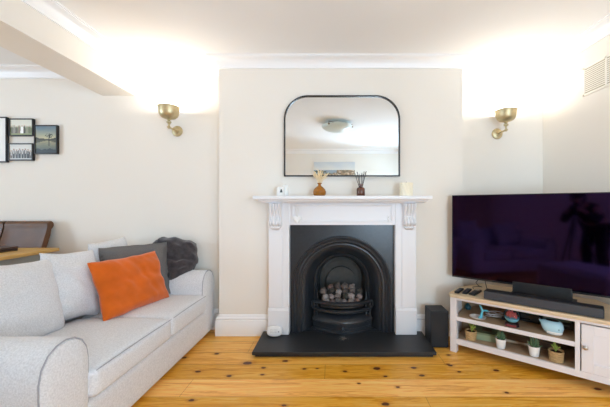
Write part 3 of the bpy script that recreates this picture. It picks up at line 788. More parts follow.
# ------------------------------------------------------------------ sofa
SX0 = -2.04
so = thing('sofa', (-1.6, 2.1, 0), 'light grey fabric sofa with rounded arms along the left side', 'sofa')
merged(soft_box(SX0, -1.138, 1.30, 2.94, .022, .255, .03, 0, .006).build('base', FABRIC, so))
merged(soft_box(SX0, SX0 + .16, 1.28, 2.955, .05, .74, .05, .0, .01).build('back_frame', FABRIC, so))
for i, (y0, y1) in enumerate(((1.492, 2.185), (2.190, 2.745))):
    cu = merged(soft_box(-1.78, -1.115, y0, y1, .258, .398, .030, .020, .008, 18, .004).build('seat_cushion', FABRIC, so))
    MB().tube([(-1.116, y0 + .014 + (y1 - y0 - .028) * k / 12, .392 + .004 * math.sin(PI * k / 12)) for k in range(13)], .0024, 8).build('piping', PIPE, cu, smooth=True)
ARM = [(.035, .04), (.028, .15), (.016, .28), (.004, .40), (.004, .46), (.016, .515), (.045, .560), (.085, .585), (.130, .594), (.175, .586), (.215, .560), (.240, .520), (.250, .47), (.253, .38), (.252, .2), (.250, .04)]
def arm(y0, flip):
    mb = MB(); pr = [((y0 + p) if not flip else (y0 + .253 - p), z) for p, z in ARM]
    cy, cz = y0 + .13, .3; rings = []
    for x, sc in ((SX0 + .02, .96), (SX0, .99), (SX0 + .05, 1), (-1.6, 1.0), (-1.19, 1.0), (-1.160, .995), (-1.145, .965), (-1.136, .85), (-1.130, .55), (-1.128, .02)):
        rings.append([(x, cy + (y - cy) * sc, max(.035, cz + (z - cz) * sc)) for y, z in pr])
    mb.loft(rings[1:])
    o = mb.build('arm', FABRIC, so, smooth=True); 
    for p in o.data.polygons: p.use_smooth = True
    pt = [(-1.149, cy + (y - cy) * .992, cz + (z - cz) * .992) for y, z in pr]
    fine = []
    for a, b in zip(pt, pt[1:]):
        for k in range(3): fine.append(tuple(a[i] + (b[i] - a[i]) * k / 3 for i in range(3)))
    fine.append(pt[-1])
    MB().tube(fine, .0032, 8).build('piping', PIPE, o, smooth=True)
arm(1.245, False); arm(2.735, True)
for y in (1.34, 2.90):
    for x in (-1.98, -1.22):
        MB().lathe([(.018, 0), (.022, .045)], (x, y, 0), 14).build('foot', BLACKP, so)
def back_cushion(cx, cy, cz, w, h, t, tilt, yaw, roll, seed, name='back_cushion', m=None, wr=.006, pin=.03, label=None):
    n = Vector((math.cos(yaw) * math.cos(tilt), math.sin(yaw) * math.cos(tilt), math.sin(tilt)))
    up = Vector((0, 0, 1)); xd = up.cross(n).normalized(); yd = n.cross(xd)
    xr = xd * math.cos(roll) + yd * math.sin(roll)
    M = frame_from((cx, cy, cz), xr, n.cross(xr))
    mb = pillow(w, h, t, pin, wr, 9, seed, n=30, sag=.15).xf(M)
    return mb
R_ = math.radians
o = merged(back_cushion(-1.790, 1.735, .622, .55, .46, .19, R_(15), R_(-3), R_(-3), 1, wr=.010).build('back_cushion', FABRIC, so))
o = merged(back_cushion(-1.815, 2.575, .650, .40, .49, .15, R_(10), 0, R_(2), 3).build('back_cushion', FABRIC, so))
sc_ = merged(back_cushion(-1.760, 2.125, .640, .335, .46, .18, R_(15), R_(-16), R_(-5), 5, wr=.022, pin=.05).build('cushion', FABRIC, None))
tag(sc_, 'light grey wrinkled scatter cushion leaning on sofa back beside orange cushion', 'cushion', 'cushions on the sofa')
gc = pillow(.51, .45, .11, .04, .018, 8, 9, flange=.07, n=34)
M = frame_from((-1.585, 2.565, .632), (.345, .46, 0), (-.19, .10, 1))
gc = merged(gc.xf(M).build('cushion', DGREY, None)); tag(gc, 'dark grey flanged linen cushion behind the orange cushion', 'cushion', 'cushions on the sofa')
ox = Vector((.139, .53, 0)); oz = Vector((.967, -.254, 0))
oc = pillow(.57, .41, .13, .06, .020, 10, 12, n=40)
M = frame_from((-1.495, 2.365, .597), ox, (-.128, .034, .368))
oc = merged(oc.xf(M).build('cushion', ORANGE, None)); tag(oc, 'orange velvet cushion in front on the light grey sofa', 'cushion', 'cushions on the sofa')
pc = pillow(.46, .42, .19, .02, .034, 11, 21, n=46)
for q in pc.v:   # corners pulled in: a slumped, rounded cushion
    a_, b_ = q.x / .23, q.y / .21
    q.x *= math.sqrt(max(0, 1 - .36 * b_ * b_)); q.y *= math.sqrt(max(0, 1 - .36 * a_ * a_))
M = frame_from((-1.470, 2.880, .685), (.95, .10, -.10), (-.12, .40, .9))
pc = merged(pc.xf(M).build('cushion', PLUSH, None)); tag(pc, 'charcoal plush cushion slumped over the far sofa arm', 'cushion', 'cushions on the sofa')

so.rotation_euler.z = R_(-1.3); so.location.x += .012
def copy_tree(o, parent=None):
    c = o.copy(); C.objects.link(c)
    if parent: c.parent = parent
    for ch in list(o.children): copy_tree(ch, c)
    return c
s2 = copy_tree(so); s2.location.y -= 2.02; s2.rotation_euler.z = 0; s2.location.x -= .03
so['label'] = 'light grey fabric sofa with orange cushion along the left side'
tag(s2, 'second light grey sofa beyond the near arm, seen only in the television reflection', 'sofa', 'light grey sofas'); so['group'] = 'light grey sofas'
# ------------------------------------------------------------------ subwoofer
sw = thing('subwoofer', (.887, 2.675, 0), 'upright black subwoofer box on the floor beside the hearth', 'speaker')
MB().box(.813, .961, 2.592, 2.76, .006, .304).build('cabinet', SPK, sw, bevel=.005)
MB().box(.819, .955, 2.588, 2.593, .012, .298).build('front_grille', SPKF2, sw, bevel=.002)
MB().box(.8135, .8155, 2.600, 2.612, .02, .16).build('bass_port', BLACKP, sw)
for x in (.83, .945):
    for y in (2.61, 2.745): MB().lathe([(.008, 0), (.008, .007)], (x, y, 0), 10).build('foot', BLACKP, sw)

# ------------------------------------------------------------------ television stand
TH = math.radians(-38.98)
SO = Vector((.945, 2.512, 0))
RZ = Matrix.Rotation(TH, 4, 'Z')
def S(u, v, z=0): return SO + RZ @ Vector((u, v, z))
W = 1.16
st = thing('tv_stand', SO, 'greige corner television stand with pale oak top and open shelves', 'tv stand', rz=TH)
top = [(-.004, 0), (W, 0), (W, .16), (.90, .54), (.10, .54), (.045, .40), (-.022, .27), (-.024, .03)]
def loc(mb, name, m, parent=None, **k): return mb.build(name, m, parent, local=True, **k)
loc(MB().prism(top, .444, .469), 'worktop', OAK, st, bevel=.004)
IN = [(.0, .045), (W - .02, .045), (W - .02, .16), (.89, .52), (.11, .52), (.06, .40), (.0, .27)]
loc(MB().prism(IN, .090, .105), 'bottom_shelf', OAKD, st)
SHF = [(.03, .046), (.79, .046), (.79, .50), (.12, .50), (.07, .40), (.02, .27), (.02, .09)]
loc(MB().prism(SHF, .262, .285), 'middle_shelf', OAKD, st)
loc(MB().box(.03, .79, .040, .048, .255, .286), 'shelf_edge', GREIGE, st, bevel=.002)
loc(MB().box(-.010, W - .012, .034, .056, .067, .110), 'front_rail', GREIGE, st, bevel=.002)
loc(MB().box(-.010, W - .012, .034, .056, .420, .444), 'top_rail', GREIGE, st, bevel=.002)
for u in (-.014, W - .078):
    loc(MB().box(u, u + (.050 if u < 0 else .072), .030, .080, 0, .444), 'leg', GREIGE, st, bevel=.003)
loc(MB().box(.785, .812, .034, .45, .105, .444), 'divider', GREIGE, st, bevel=.002)
loc(MB().box(-.012, .006, .080, .27, .06, .444), 'side_panel', GREIGE, st)
loc(MB().box(W - .030, W - .012, .080, .16, .06, .444), 'side_panel', GREIGE, st)
def slab(a, b, z0, z1, t=.012):
    a, b = Vector(a), Vector(b); n = Vector((-(b - a).y, (b - a).x)).normalized() * t
    return MB().prism([a, b, b + n, a + n], z0, z1)
loc(slab((.006, .27), (.060, .40), .06, .444), 'back_panel', OAKD, st)
loc(slab((.060, .40), (.112, .52), .06, .444), 'back_panel', OAKD, st)
loc(slab((.112, .515), (.888, .515), .06, .444), 'back_panel', OAKD, st)
loc(slab((.888, .515), (W - .03, .16), .06, .444), 'back_panel', OAKD, st)
loc(MB().box(.12, .16, .46, .50, 0, .09), 'leg', GREIGE, st); loc(MB().box(.84, .88, .46, .50, 0, .09), 'leg', GREIGE, st)
dr = MB(); d0, d1 = .818, W - .082
dr.box(d0, d0 + .062, .030, .050, .112, .414); dr.box(d1 - .062, d1, .030, .050, .112, .414); dr.box(d0 + .062, d1 - .062, .030, .050, .112, .170); dr.box(d0 + .062, d1 - .062, .030, .050, .356, .414)
dr.box(d0 + .05, d1 - .05, .038, .046, .16, .37)
door = loc(dr, 'cabinet_door', GREIGE, st, bevel=.002)
RX = Matrix.Rotation(PI / 2, 4, 'X')
loc(MB().lathe([(.001, 0), (.006, 0), (.006, .010), (.013, .014), (.014, .020), (.008, .026), (.001, .027)], (d0 + .020, .030, .272), 20, RX), 'knob', CHROME, door, smooth=True)

# ------------------------------------------------------------------ television, soundbar, remotes
tv = thing('television', S(.53, .26, .4692), 'large black television with dark glossy screen on the corner stand', 'television', rz=TH)
def tl(mb, name, m, parent, **k):   # u from the set's middle, v from its front plane, z from the worktop
    return mb.build(name, m, parent, local=True, **k)
T0, T1, B0, B1 = -.600, .595, .086, .795
tl(MB().box(T0, T1, -.012, .014, B0, B1), 'panel', BLACKM, tv, bevel=.003)
tl(MB().box(T0 + .006, T1 - .006, -.0135, -.0115, B0 + .014, B1 - .006), 'screen', SCREEN, tv)
tl(MB().box(-.36, .36, .014, .045, B0 + .04, .45), 'rear_housing', BLACKP, tv, bevel=.01)
tl(MB().box(-.135, .235, -.02, .10, .004, B0 + .03), 'neck', BLACKP, tv, bevel=.003)
tl(MB().box(-.16, .26, -.05, .16, 0, .008), 'base_plate', BLACKP, tv, bevel=.002)
sb = thing('soundbar', S(.585, .065, .4692), 'long dark grey soundbar on oak top in front of the television', 'soundbar', rz=TH)
tl(MB().box(-.345, .345, -.045, .045, .003, .064), 'body', SPK, sb, bevel=.006)
tl(MB().box(-.340, .340, -.0475, -.0445, .006, .060), 'front_grille', SPKF, sb, bevel=.001)
for u in (-.28, .28): tl(MB().box(u - .02, u + .02, -.03, .03, 0, .004), 'foot', BLACKP, sb)
def remote(u, v, ang, L_, w_, label, light=False):
    t = thing('remote_control', S(u, v, .4692), label, 'remote', 'remotes on the stand', rz=TH + ang)
    tl(MB().box(-w_ / 2, w_ / 2, -L_ / 2, L_ / 2, 0, .016), 'body', BLACKP, t, bevel=.006)
    b = MB()
    for i in range(3):
        for k in range(6): b.box(-w_ * .3 + i * w_ * .25, -w_ * .3 + i * w_ * .25 + w_ * .14, -L_ * .36 + k * L_ * .11, -L_ * .36 + k * L_ * .11 + L_ * .05, .0155, .0175)
    tl(b, 'buttons', REMB, t)
    if light: 
        q = MB(); q.lathe([(.001, 0), (w_ * .32, 0), (w_ * .32, .003), (.001, .003)], (0, L_ * .30, .0155), 16)
        tl(q, 'silver_pad', CHROME, t)
    return t
REMB = mat('remote_button_grey', rgb(84, 84, 88), .6)
remote(.030, .120, R_(2), .15, .038, 'small black remote nearest the left corner of the oak top')
remote(.086, .140, R_(2), .155, .040, 'black remote in the middle of the three remotes')
remote(.148, .145, R_(-4), .17, .050, 'black remote with silver pad, nearest the soundbar', True)
cb = thing('cable', S(.13, .33, .4692), 'thin black cable loop hanging behind television onto oak top', 'cable', rz=TH)
tl(MB().tube([(-.03, -.06, .003), (-.05, .0, .003), (-.02, .05, .004), (.02, .02, .010), (.0, -.03, .030), (-.02, -.02, .05), (.0, .01, .08), (.02, .0, .11)], .003, 8), 'lead', BLACKP, cb, smooth=True)
tl(MB().tube([(.04, .02, .10), (.05, .0, .06), (.07, -.04, .02), (.09, -.09, .004), (.11, -.15, .003)], .003, 8), 'lead', BLACKP, cb, smooth=True)

# ------------------------------------------------------------------ things on the shelves
Z1, Z2 = .2855, .1055
def Q(mb, o): pass
dsh = thing('trinket_dish', S(.176, .105, Z1), 'white oval trinket dish with turquoise whale tail on upper shelf', 'dish', rz=TH)
dd = MB(); rings = []
for rr, z in ((.018, 0), (.040, .002), (.062, .010), (.066, .016), (.063, .016), (.045, .007), (.003, .005)):
    rings.append([(.95 * rr * math.cos(2 * PI * k / 36), .85 * rr * math.sin(2 * PI * k / 36), z) for k in range(36)])
dd.loft(rings); tl(dd, 'dish', CERAM, dsh, smooth=True)
tm = MB(); stem = [(.010, 0, .005), (.010, 0, .030), (.002, 0, .058), (-.004, 0, .078)]
tm.tube(stem, [.018, .014, .010, .009], 14)
for sg in (-1, 1):
    fl_ = []
    for k in range(9):
        t = k / 8; cx = -.006 + sg * .045 * t; cz = .078 + .030 * math.sin(t * 1.6); r = .013 * (1 - t) ** .6 + .001
        fl_.append([(cx, r * .55 * math.cos(2 * PI * q / 10), cz + r * math.sin(2 * PI * q / 10)) for q in range(10)])
    tm.loft(fl_)
tm.xf(Matrix.Translation((.006, 0, .004)) @ Matrix.Rotation(R_(28), 4, 'Y') @ Matrix.Scale(.86, 4)); tl(tm, 'whale_tail', TEALM, dsh, smooth=True)
tp = thing('teal_pot', S(.052, .29, Z1), 'tiny dark teal pot in back left corner of the upper shelf', 'pot', rz=TH)
DTEAL = mat('dark_teal_glaze', rgb(48, 92, 104), .3)
tl(MB().lathe([(.001, 0), (.018, 0), (.026, .014), (.024, .028), (.016, .036), (.018, .040), (.014, .040), (.012, .034), (.018, .02), (.001, .006)], (0, 0, 0), 24), 'pot', DTEAL, tp, smooth=True)
tl(MB().ball((0, 0, .045), .008, 12, 8), 'lid', DTEAL, tp, smooth=True)
cw = thing('coiled_cable', S(.275, .22, Z1), 'loosely coiled pale grey cable between dish and snow globe', 'cable', rz=TH)
pts = []
for k in range(90):
    t = k / 89 * 2 * PI * 4; rr = .045 + .012 * math.sin(t * .37); pts.append((rr * math.cos(t) * 1.2, rr * math.sin(t) * .8, .006 + .028 * k / 89 + .010 * math.sin(t * 1.3 + 1)))
tl(MB().tube(pts, .0035, 7), 'loops', mat('pale_grey_cable', rgb(196, 196, 198), .5), cw, smooth=True)
tl(MB().box(.05, .085, -.03, .02, .002, .026), 'plug', BLACKP, cw, bevel=.004)
# snow globe
sg_ = thing('snow_globe', S(.414, .105, Z1), 'snow globe with red town and blue water on upper shelf', 'snow globe', rz=TH)
tl(MB().lathe([(.001, 0), (.046, 0), (.048, .004), (.044, .020), (.038, .026), (.001, .026)], (0, 0, 0), 32), 'base', mat('dark_red_base', rgb(44, 24, 26), .4), sg_, smooth=True)
lt = MB()
for k in range(9): lt.box(-.030 + k * .0068, -.026 + k * .0068, -.0478, -.0455, .008, .015)
lb = tl(MB().box(-.034, .034, -.0485, -.0445, .005, .018), 'name_plate', mat('red_plate', rgb(120, 44, 50), .4), sg_)
GZ = .074
bl = MB(); rings = []
for k in range(11):
    t = PI * (.18 + .34 * k / 10); rings.append([(.051 * math.sin(t) * math.cos(2 * PI * i / 28), .051 * math.sin(t) * math.sin(2 * PI * i / 28), GZ - .051 * math.cos(t)) for i in range(28)])
bl.loft(rings[:8]); tl(bl, 'water', mat('sky_blue_water', rgb(120, 196, 222), .35), sg_, smooth=True)
REDH = mat('red_houses', rgb(186, 84, 80), .5); rh = MB(); random.seed(5)
for k in range(9):
    x = -.030 + .0075 * k; y = random.uniform(-.016, .012); hh = random.uniform(.016, .034) * (1.25 - abs(x) * 22)
    rh.box(x - .005, x + .005, y - .005, y + .005, GZ - .012, GZ - .004 + hh); rh.loft([[(x - .006, y - .006, GZ - .004 + hh), (x + .006, y - .006, GZ - .004 + hh), (x + .006, y + .006, GZ - .004 + hh), (x - .006, y + .006, GZ - .004 + hh)], [(x - .0005, y - .0005, GZ + .008 + hh), (x + .0005, y - .0005, GZ + .008 + hh), (x + .0005, y + .0005, GZ + .008 + hh), (x - .0005, y + .0005, GZ + .008 + hh)]])
tl(rh, 'town', REDH, sg_)
tl(MB().ball((0, 0, GZ), .057, 32, 20), 'globe', glass('globe_glass', (.96, .97, .98, 1), .18), sg_, smooth=True)
# whale planter
wh = thing('whale_planter', S(.655, .11, Z1), 'pale blue whale shaped planter on upper shelf near divider', 'planter', rz=TH)
wb = MB(); rings = []
prof = [(-.078, .004, .072), (-.074, .013, .066), (-.064, .028, .056), (-.046, .040, .049), (-.02, .047, .047), (.01, .049, .047), (.036, .048, .047), (.056, .043, .046), (.070, .033, .046), (.079, .018, .046), (.082, .005, .046)]
for x, r, z in prof:
    rings.append([(x, r * .95 * math.cos(2 * PI * i / 28), max(.0, min(.086, z + r * math.sin(2 * PI * i / 28)))) for i in range(28)])
wb.loft(rings); body = tl(wb, 'body', PALEB, wh, smooth=True)
fk = MB()
for sg in (-1, 1):
    fk.loft([[(-.074 - .012 * t, sg * .024 * t + .009 * (1 - t) * math.cos(2 * PI * q / 10),   .068 + .018 * t + .009 * (1 - t * .8) * math.sin(2 * PI * q / 10)) for q in range(10)] for t in [k / 6 for k in range(7)]])
tl(fk, 'tail_fluke', PALEB, wh, smooth=True)
tl(MB().loft([[(x, .9 * r * math.cos(2 * PI * i / 20), z) for i in range(20)] for x, r, z in ((.0, .001, .0862),)] + [[(.005 + .046 * s_ * math.cos(2 * PI * i / 20), .026 * s_ * math.sin(2 * PI * i / 20), .0868) for i in range(20)] for s_ in (.5, 1)]), 'soil', SOIL, wh)
ey = MB()
for sg in (-1, 1): ey.ball((.052, sg * .0415, .044), .0035, 10, 8)
tl(ey, 'eye', BLACKP, wh, smooth=True)
bm_ = MB(); bm_.loft([[(x, r * .93 * math.cos(PI + PI * i / 16), .0005 + max(0, (.026 + r * .62 * math.sin(PI + PI * i / 16)))) for i in range(17)] for x, r in ((-.03, .044), (.0, .050), (.035, .0495), (.058, .043), (.073, .030))], False, False)
tl(bm_, 'belly', CERAM, wh, smooth=True)
fn = MB(); fn.loft([[(.012 - .02 * t, -.040 - .022 * t, .030 - .020 * t + .004 * math.sin(2 * PI * q / 8)) if q % 2 == 0 else (.030 - .03 * t, -.040 - .022 * t, .028 - .020 * t + .004 * math.sin(2 * PI * q / 8)) for q in range(8)] for t in (0, .5, 1)])
wh.scale = (.84, 1.0, 1.08)
# dark boxes at the back of the upper shelf
b1 = thing('media_box', S(.46, .34, Z1), 'flat black media box at back of upper shelf behind the snow globe', 'box', rz=TH)
tl(MB().box(-.10, .11, -.09, .09, .004, .060), 'case', BLACKP, b1, bevel=.004)
tl(MB().box(-.06, .05, -.0915, -.0895, .020, .030), 'slot', mat('gloss_slot', rgb(10, 10, 12), .1), b1)
b2 = thing('router', S(.53, .34, Z1 + .0605), 'small dark teal box stacked on the black media box', 'box', rz=TH)
tl(MB().box(-.045, .035, -.07, .05, .0, .045), 'case', mat('dark_teal_plastic', rgb(44, 98, 92), .45), b2, bevel=.004)
b3 = thing('disc_player', S(.68, .34, Z1), 'grey disc player stacked with cases behind the whale planter', 'disc player', rz=TH)
tl(MB().box(-.10, .09, -.09, .10, .004, .050), 'case', mat('dark_grey_case', rgb(66, 66, 66), .45), b3, bevel=.003)
tl(MB().box(-.08, .07, -.0915, -.0895, .026, .036), 'tray', mat('grey_tray', rgb(120, 122, 120), .35), b3)
tl(MB().box(-.09, .08, -.085, .09, .052, .066), 'flat_case', mat('sage_case', rgb(112, 124, 112), .4), b3, bevel=.002)
# lower shelf
def basket_plant(u, v, r, h, label, seed, lean):
    t = thing('basket_plant', S(u, v, Z2), label, 'plant', 'small plants on the lower shelf', rz=TH)
    prof = [(.001, 0), (r * .86, 0)]
    for k in range(19): prof.append((r * (.88 + .12 * k / 18) + .0016 * math.sin(k * 2.6), .002 + (h - .002) * k / 18))
    prof += [(r * .9, h), (r * .88, h - .012), (.001, h - .012)]
    tl(MB().lathe(prof, (0, 0, 0), 36), 'basket', WICKER, t, smooth=True)
    tl(MB().lathe([(.001, h - .013), (r * .88, h - .013), (r * .5, h - .008), (.001, h - .007)], (0, 0, 0), 24), 'soil', SOIL, t)
    random.seed(seed); lf = MB()
    for k in range(9):
        an = 2 * PI * k / 9 + random.uniform(-.3, .3); ln = random.uniform(.014, .034); hh = random.uniform(.025, .062)
        b0 = Vector((lean * .006, 0, h - .01)); tip = Vector((math.cos(an) * ln + lean * .014, math.sin(an) * ln, h + hh)); mid = b0.lerp(tip, .5) + Vector((0, 0, .012))
        lf.tube([b0, b0.lerp(mid, .6), mid, mid.lerp(tip, .6), tip], [.0016, .0020, .0044, .0048, .0010], 8)
    tl(lf, 'leaves', LEAFY, t, smooth=True)
def spiky_pot(u, v, label, seed, aloe):
    t = thing('succulent_pot', S(u, v, Z2), label, 'plant', 'small plants on the lower shelf', rz=TH)
    tl(MB().lathe([(.001, 0), (.027, 0), (.029, .003), (.037, .066), (.037, .070), (.034, .070), (.032, .058), (.001, .058)], (0, 0, 0), 32), 'pot', CERAM, t, smooth=True)
    tl(MB().lathe([(.001, .057), (.033, .057), (.02, .062), (.001, .063)], (0, 0, 0), 20), 'soil', SOIL, t)
    random.seed(seed); lf = MB()
    for k in range(26 if not aloe else 16):
        an = k * 2.4; tt_ = k / (26 if not aloe else 16); out = (.040 if not aloe else .052) * (1 - .75 * tt_); up = .022 + (.050 if not aloe else .068) * tt_
        b0 = Vector((math.cos(an) * .006, math.sin(an) * .006, .060)); tip = Vector((math.cos(an) * out, math.sin(an) * out, .062 + up)); mid = b0.lerp(tip, .5) + Vector((math.cos(an) * .004, math.sin(an) * .004, -.002 if aloe else .004))
        lf.tube([b0, mid, mid.lerp(tip, .5), tip], [.0045, .0052, .0034, .0004], 8)
    tl(lf, 'leaves', LEAF, t, smooth=True)
basket_plant(.123, .115, .044, .070, 'small woven basket plant at left end of lower shelf', 3, 1.0)
basket_plant(.681, .112, .046, .072, 'small woven basket plant at right end of lower shelf by the divider', 8, -.5)
spiky_pot(.342, .095, 'white pot with bushy dark succulent, left of the two white pots', 2, False)
spiky_pot(.553, .104, 'white pot with spreading aloe, right of the two white pots', 6, True)
gb = thing('keepsake_box', S(.215, .235, Z2), 'flat sage green keepsake box on lower shelf behind left basket plant', 'box', rz=TH + R_(12))
tl(MB().box(-.082, .082, -.09, .09, 0, .046), 'box', mat('sage_green_box', rgb(146, 158, 126), .6), gb, bevel=.002)
tl(MB().box(-.085, .085, -.093, .093, .046, .060), 'lid', mat('olive_lid', rgb(112, 120, 88), .6), gb, bevel=.002)
tl(MB().box(-.035, .035, -.04, .04, .0595, .0612), 'lid_panel', mat('brown_lid_panel', rgb(112, 92, 64), .6), gb)
bb = thing('book', S(.43, .30, Z2), 'pale brown book lying on lower shelf between the white pots', 'book', rz=TH + R_(6))
tl(MB().box(-.08, .08, -.055, .055, .003, .019), 'pages', mat('cream_pages', rgb(190, 172, 146), .8), bb)
cvb = MB(); cvb.box(-.083, .083, -.058, .058, 0, .003); cvb.box(-.083, .083, -.058, .058, .019, .022); cvb.box(-.083, -.080, -.058, .058, .003, .019)
tl(cvb, 'cover', mat('tan_cover', rgb(158, 126, 96), .6), bb)
b4 = thing('storage_tin', S(.62, .33, Z2), 'dark brown low storage tin at back of the lower shelf', 'tin', rz=TH)
tl(MB().box(-.08, .08, -.06, .06, 0, .045), 'tin', mat('dark_brown_tin', rgb(84, 62, 50), .5), b4, bevel=.006)
tl(MB().box(-.082, .082, -.062, .062, .045, .056), 'lid', mat('brown_tin_lid', rgb(104, 78, 62), .5), b4, bevel=.003)

# ------------------------------------------------------------------ behind the camera (seen in mirror and screen)
cl_ = thing('ceiling_light', (.08, .62, ZC), 'white glass bowl ceiling light reflected in the mirror', 'ceiling light')
MB().lathe([(.001, ZC), (.09, ZC), (.09, ZC - .025), (.001, ZC - .025)], (.08, .62, 0), 32).build('ceiling_plate', WHITEP, cl_, smooth=True)
bowl = MB().lathe([(.25, ZC - .055), (.235, ZC - .085), (.19, ZC - .115), (.12, ZC - .138), (.05, ZC - .148), (.001, ZC - .150), (.001, ZC - .145), (.12, ZC - .133), (.19, ZC - .110), (.23, ZC - .082), (.246, ZC - .055)], (.08, .62, 0), 48, cap=False)
bowl.build('glass_bowl', mat('frosted_glass', rgb(214, 226, 222), .35), cl_, smooth=True)
for k in range(3):
    a_ = 2 * PI * k / 3 + .03; x, y = .08 + .245 * math.cos(a_), .62 + .245 * math.sin(a_)
    b_ = MB(); b_.tube([(.08 + .08 * math.cos(a_), .62 + .08 * math.sin(a_), ZC - .012), (x, y, ZC - .03), (x, y, ZC - .075)], .005, 8); b_.ball((x, y, ZC - .068), .014, 12, 8)
    b_.build('clip', mat('bronze_clip', rgb(120, 92, 66), .35, .6), cl_, smooth=True)
def coast(u, v):
    if v > .55:
        return mixc((226, 224, 218), (196, 204, 212), (v - .55) / .45 + .3 * nz(u, v, 4, 7))
    if v > .40 and u < .55 - 0: 
        if v < .47 + .05 * math.sin(u * 9) and u < .3: return (96, 104, 92)
        return (150, 164, 174)
    cliff = .35 + .28 * max(0, min(1, (u - .45) / .2)) + .05 * nz(u, v, 9, 4)
    if v < cliff: 
        c = mixc((168, 140, 112), (108, 96, 78), .5 + nz(u, v, 14, 2))
        if nz(u, v, 22, 9) > .25: c = (214, 196, 176)
        return c
    return mixc((120, 138, 146), (160, 172, 178), v / .5 + .3 * nz(u * .5, v * 9, 3, 3))
cp = thing('picture_canvas', (.05, YR, 1.80), 'wide coastal canvas on the opposite wall, seen in the mirror', 'picture')
MB().box(-.43, .54, YR, YR + .030, 1.80, 2.21).build('stretcher', WHITEP, cp)
Mc = Matrix.Translation((.055 - .05, .0312, .205)) @ Matrix.Rotation(PI, 4, 'Z') @ Matrix.Rotation(PI / 2, 4, 'X')
picture('print', .97, .41, lambda u, v: coast(1 - u, v), cp, Mc, 72, 48)
pp = thing('potted_plant', (1.36, -1.35, 0), 'tall green leafy plant whose top shows at the mirror corner', 'plant')
MB().lathe([(.001, 0), (.12, 0), (.15, .28), (.135, .28), (.12, .25), (.001, .25)], (1.36, -1.35, 0), 32).build('pot', CERAM, pp, smooth=True)
MB().tube([(1.36, -1.35, .24), (1.37, -1.34, .8), (1.34, -1.36, 1.5)], .014, 8).build('stem', OAKD, pp, smooth=True)
random.seed(4); lf = MB()
for k in range(44):
    an = random.uniform(0, 2 * PI); hz_ = random.uniform(.9, 1.80); rr = random.uniform(.12, .30) * (1.2 - .3 * hz_)
    b0 = Vector((1.355, -1.35, hz_ - .06)); tip = b0 + Vector((math.cos(an) * rr, math.sin(an) * rr, random.uniform(.02, .14)))
    sd_ = Vector((-math.sin(an), math.cos(an), 0)); mid = b0.lerp(tip, .6) + Vector((0, 0, .03)); wd = .035
    lf.add([b0, mid - sd_ * wd, tip, mid + sd_ * wd, mid + Vector((0, 0, -.012))], [(0, 1, 4), (1, 2, 4), (2, 3, 4), (3, 0, 4)])
lf.build('leaves', mat('fresh_leaf', rgb(74, 132, 62), .5, var=.2, vscale=9), pp)
fs_ = tag(bpy.data.objects.new('footstool', None), 'light grey fabric footstool reflected in the television screen', 'footstool'); C.objects.link(fs_); fs_.location = (.35, .42, 0)
merged(soft_box(-.10, .80, .12, .74, .10, .40, .05, .025, .01).build('upholstery', FABRIC, fs_))
for x in (-.03, .73):
    for y in (.19, .67): MB().lathe([(.018, 0), (.026, .11)], (x, y, 0), 14).build('leg', LEGW, fs_)
def curtain(y0, y1, label):
    t = thing('curtain', (XDL + .1, (y0 + y1) / 2, .02), label, 'curtain', 'curtains at the dining window')
    n = 60; pts = [(XDL + .10 + .025 * math.sin(k * 1.15), y0 + (y1 - y0) * k / n) for k in range(n + 1)]
    mb = MB().prism(pts + [(x + .006, y) for x, y in pts][::-1], .02, 2.34); mb.build('fabric', mat('mauve_curtain', rgb(182, 168, 176), .9), t, smooth=True)
curtain(-.50, -.08, 'pleated curtain at near side of the dining window')
curtain(1.72, 2.12, 'pleated curtain at far side of the dining window')

SKIN = mat('skin', rgb(196, 150, 124), .55); KNIT = mat('dark_navy_jumper', rgb(26, 27, 34), .9, bump=.2, bscale=200); DENIM = mat('black_trousers', rgb(22, 22, 26), .9); HAIR = mat('dark_hair', rgb(34, 26, 22), .6, bump=.5, bscale=120)
def skin(name, V, E_, m, parent, sub=2):
    """V: (x, y, z, radius); first vertex is the root"""
    me = bpy.data.meshes.new(name); me.from_pydata([v[:3] for v in V], E_, []); me.materials.append(m)
    ob = bpy.data.objects.new(name, me); C.objects.link(ob)
    md = ob.modifiers.new('skin', 'SKIN'); md.use_smooth_shade = True; md.branch_smoothing = .4
    for i, v in enumerate(V):
        sv = me.skin_vertices[0].data[i]; sv.radius = (v[3], v[3]); sv.use_root = (i == 0)
    sd = ob.modifiers.new('subd', 'SUBSURF'); sd.levels = sub; sd.render_levels = sub
    if parent: ob.parent = parent
    return ob
px_, py_ = -.36, -.20
V = [(0, -.46, .90, .135), (0, -.36, 1.02, .135), (0, -.24, 1.13, .15), (0, -.14, 1.20, .075), (0, -.085, 1.235, .055), (0, -.05, 1.27, .088), (0, -.035, 1.325, .085)]
E_ = [(0, 1), (1, 2), (2, 3), (3, 4), (4, 5), (5, 6)]
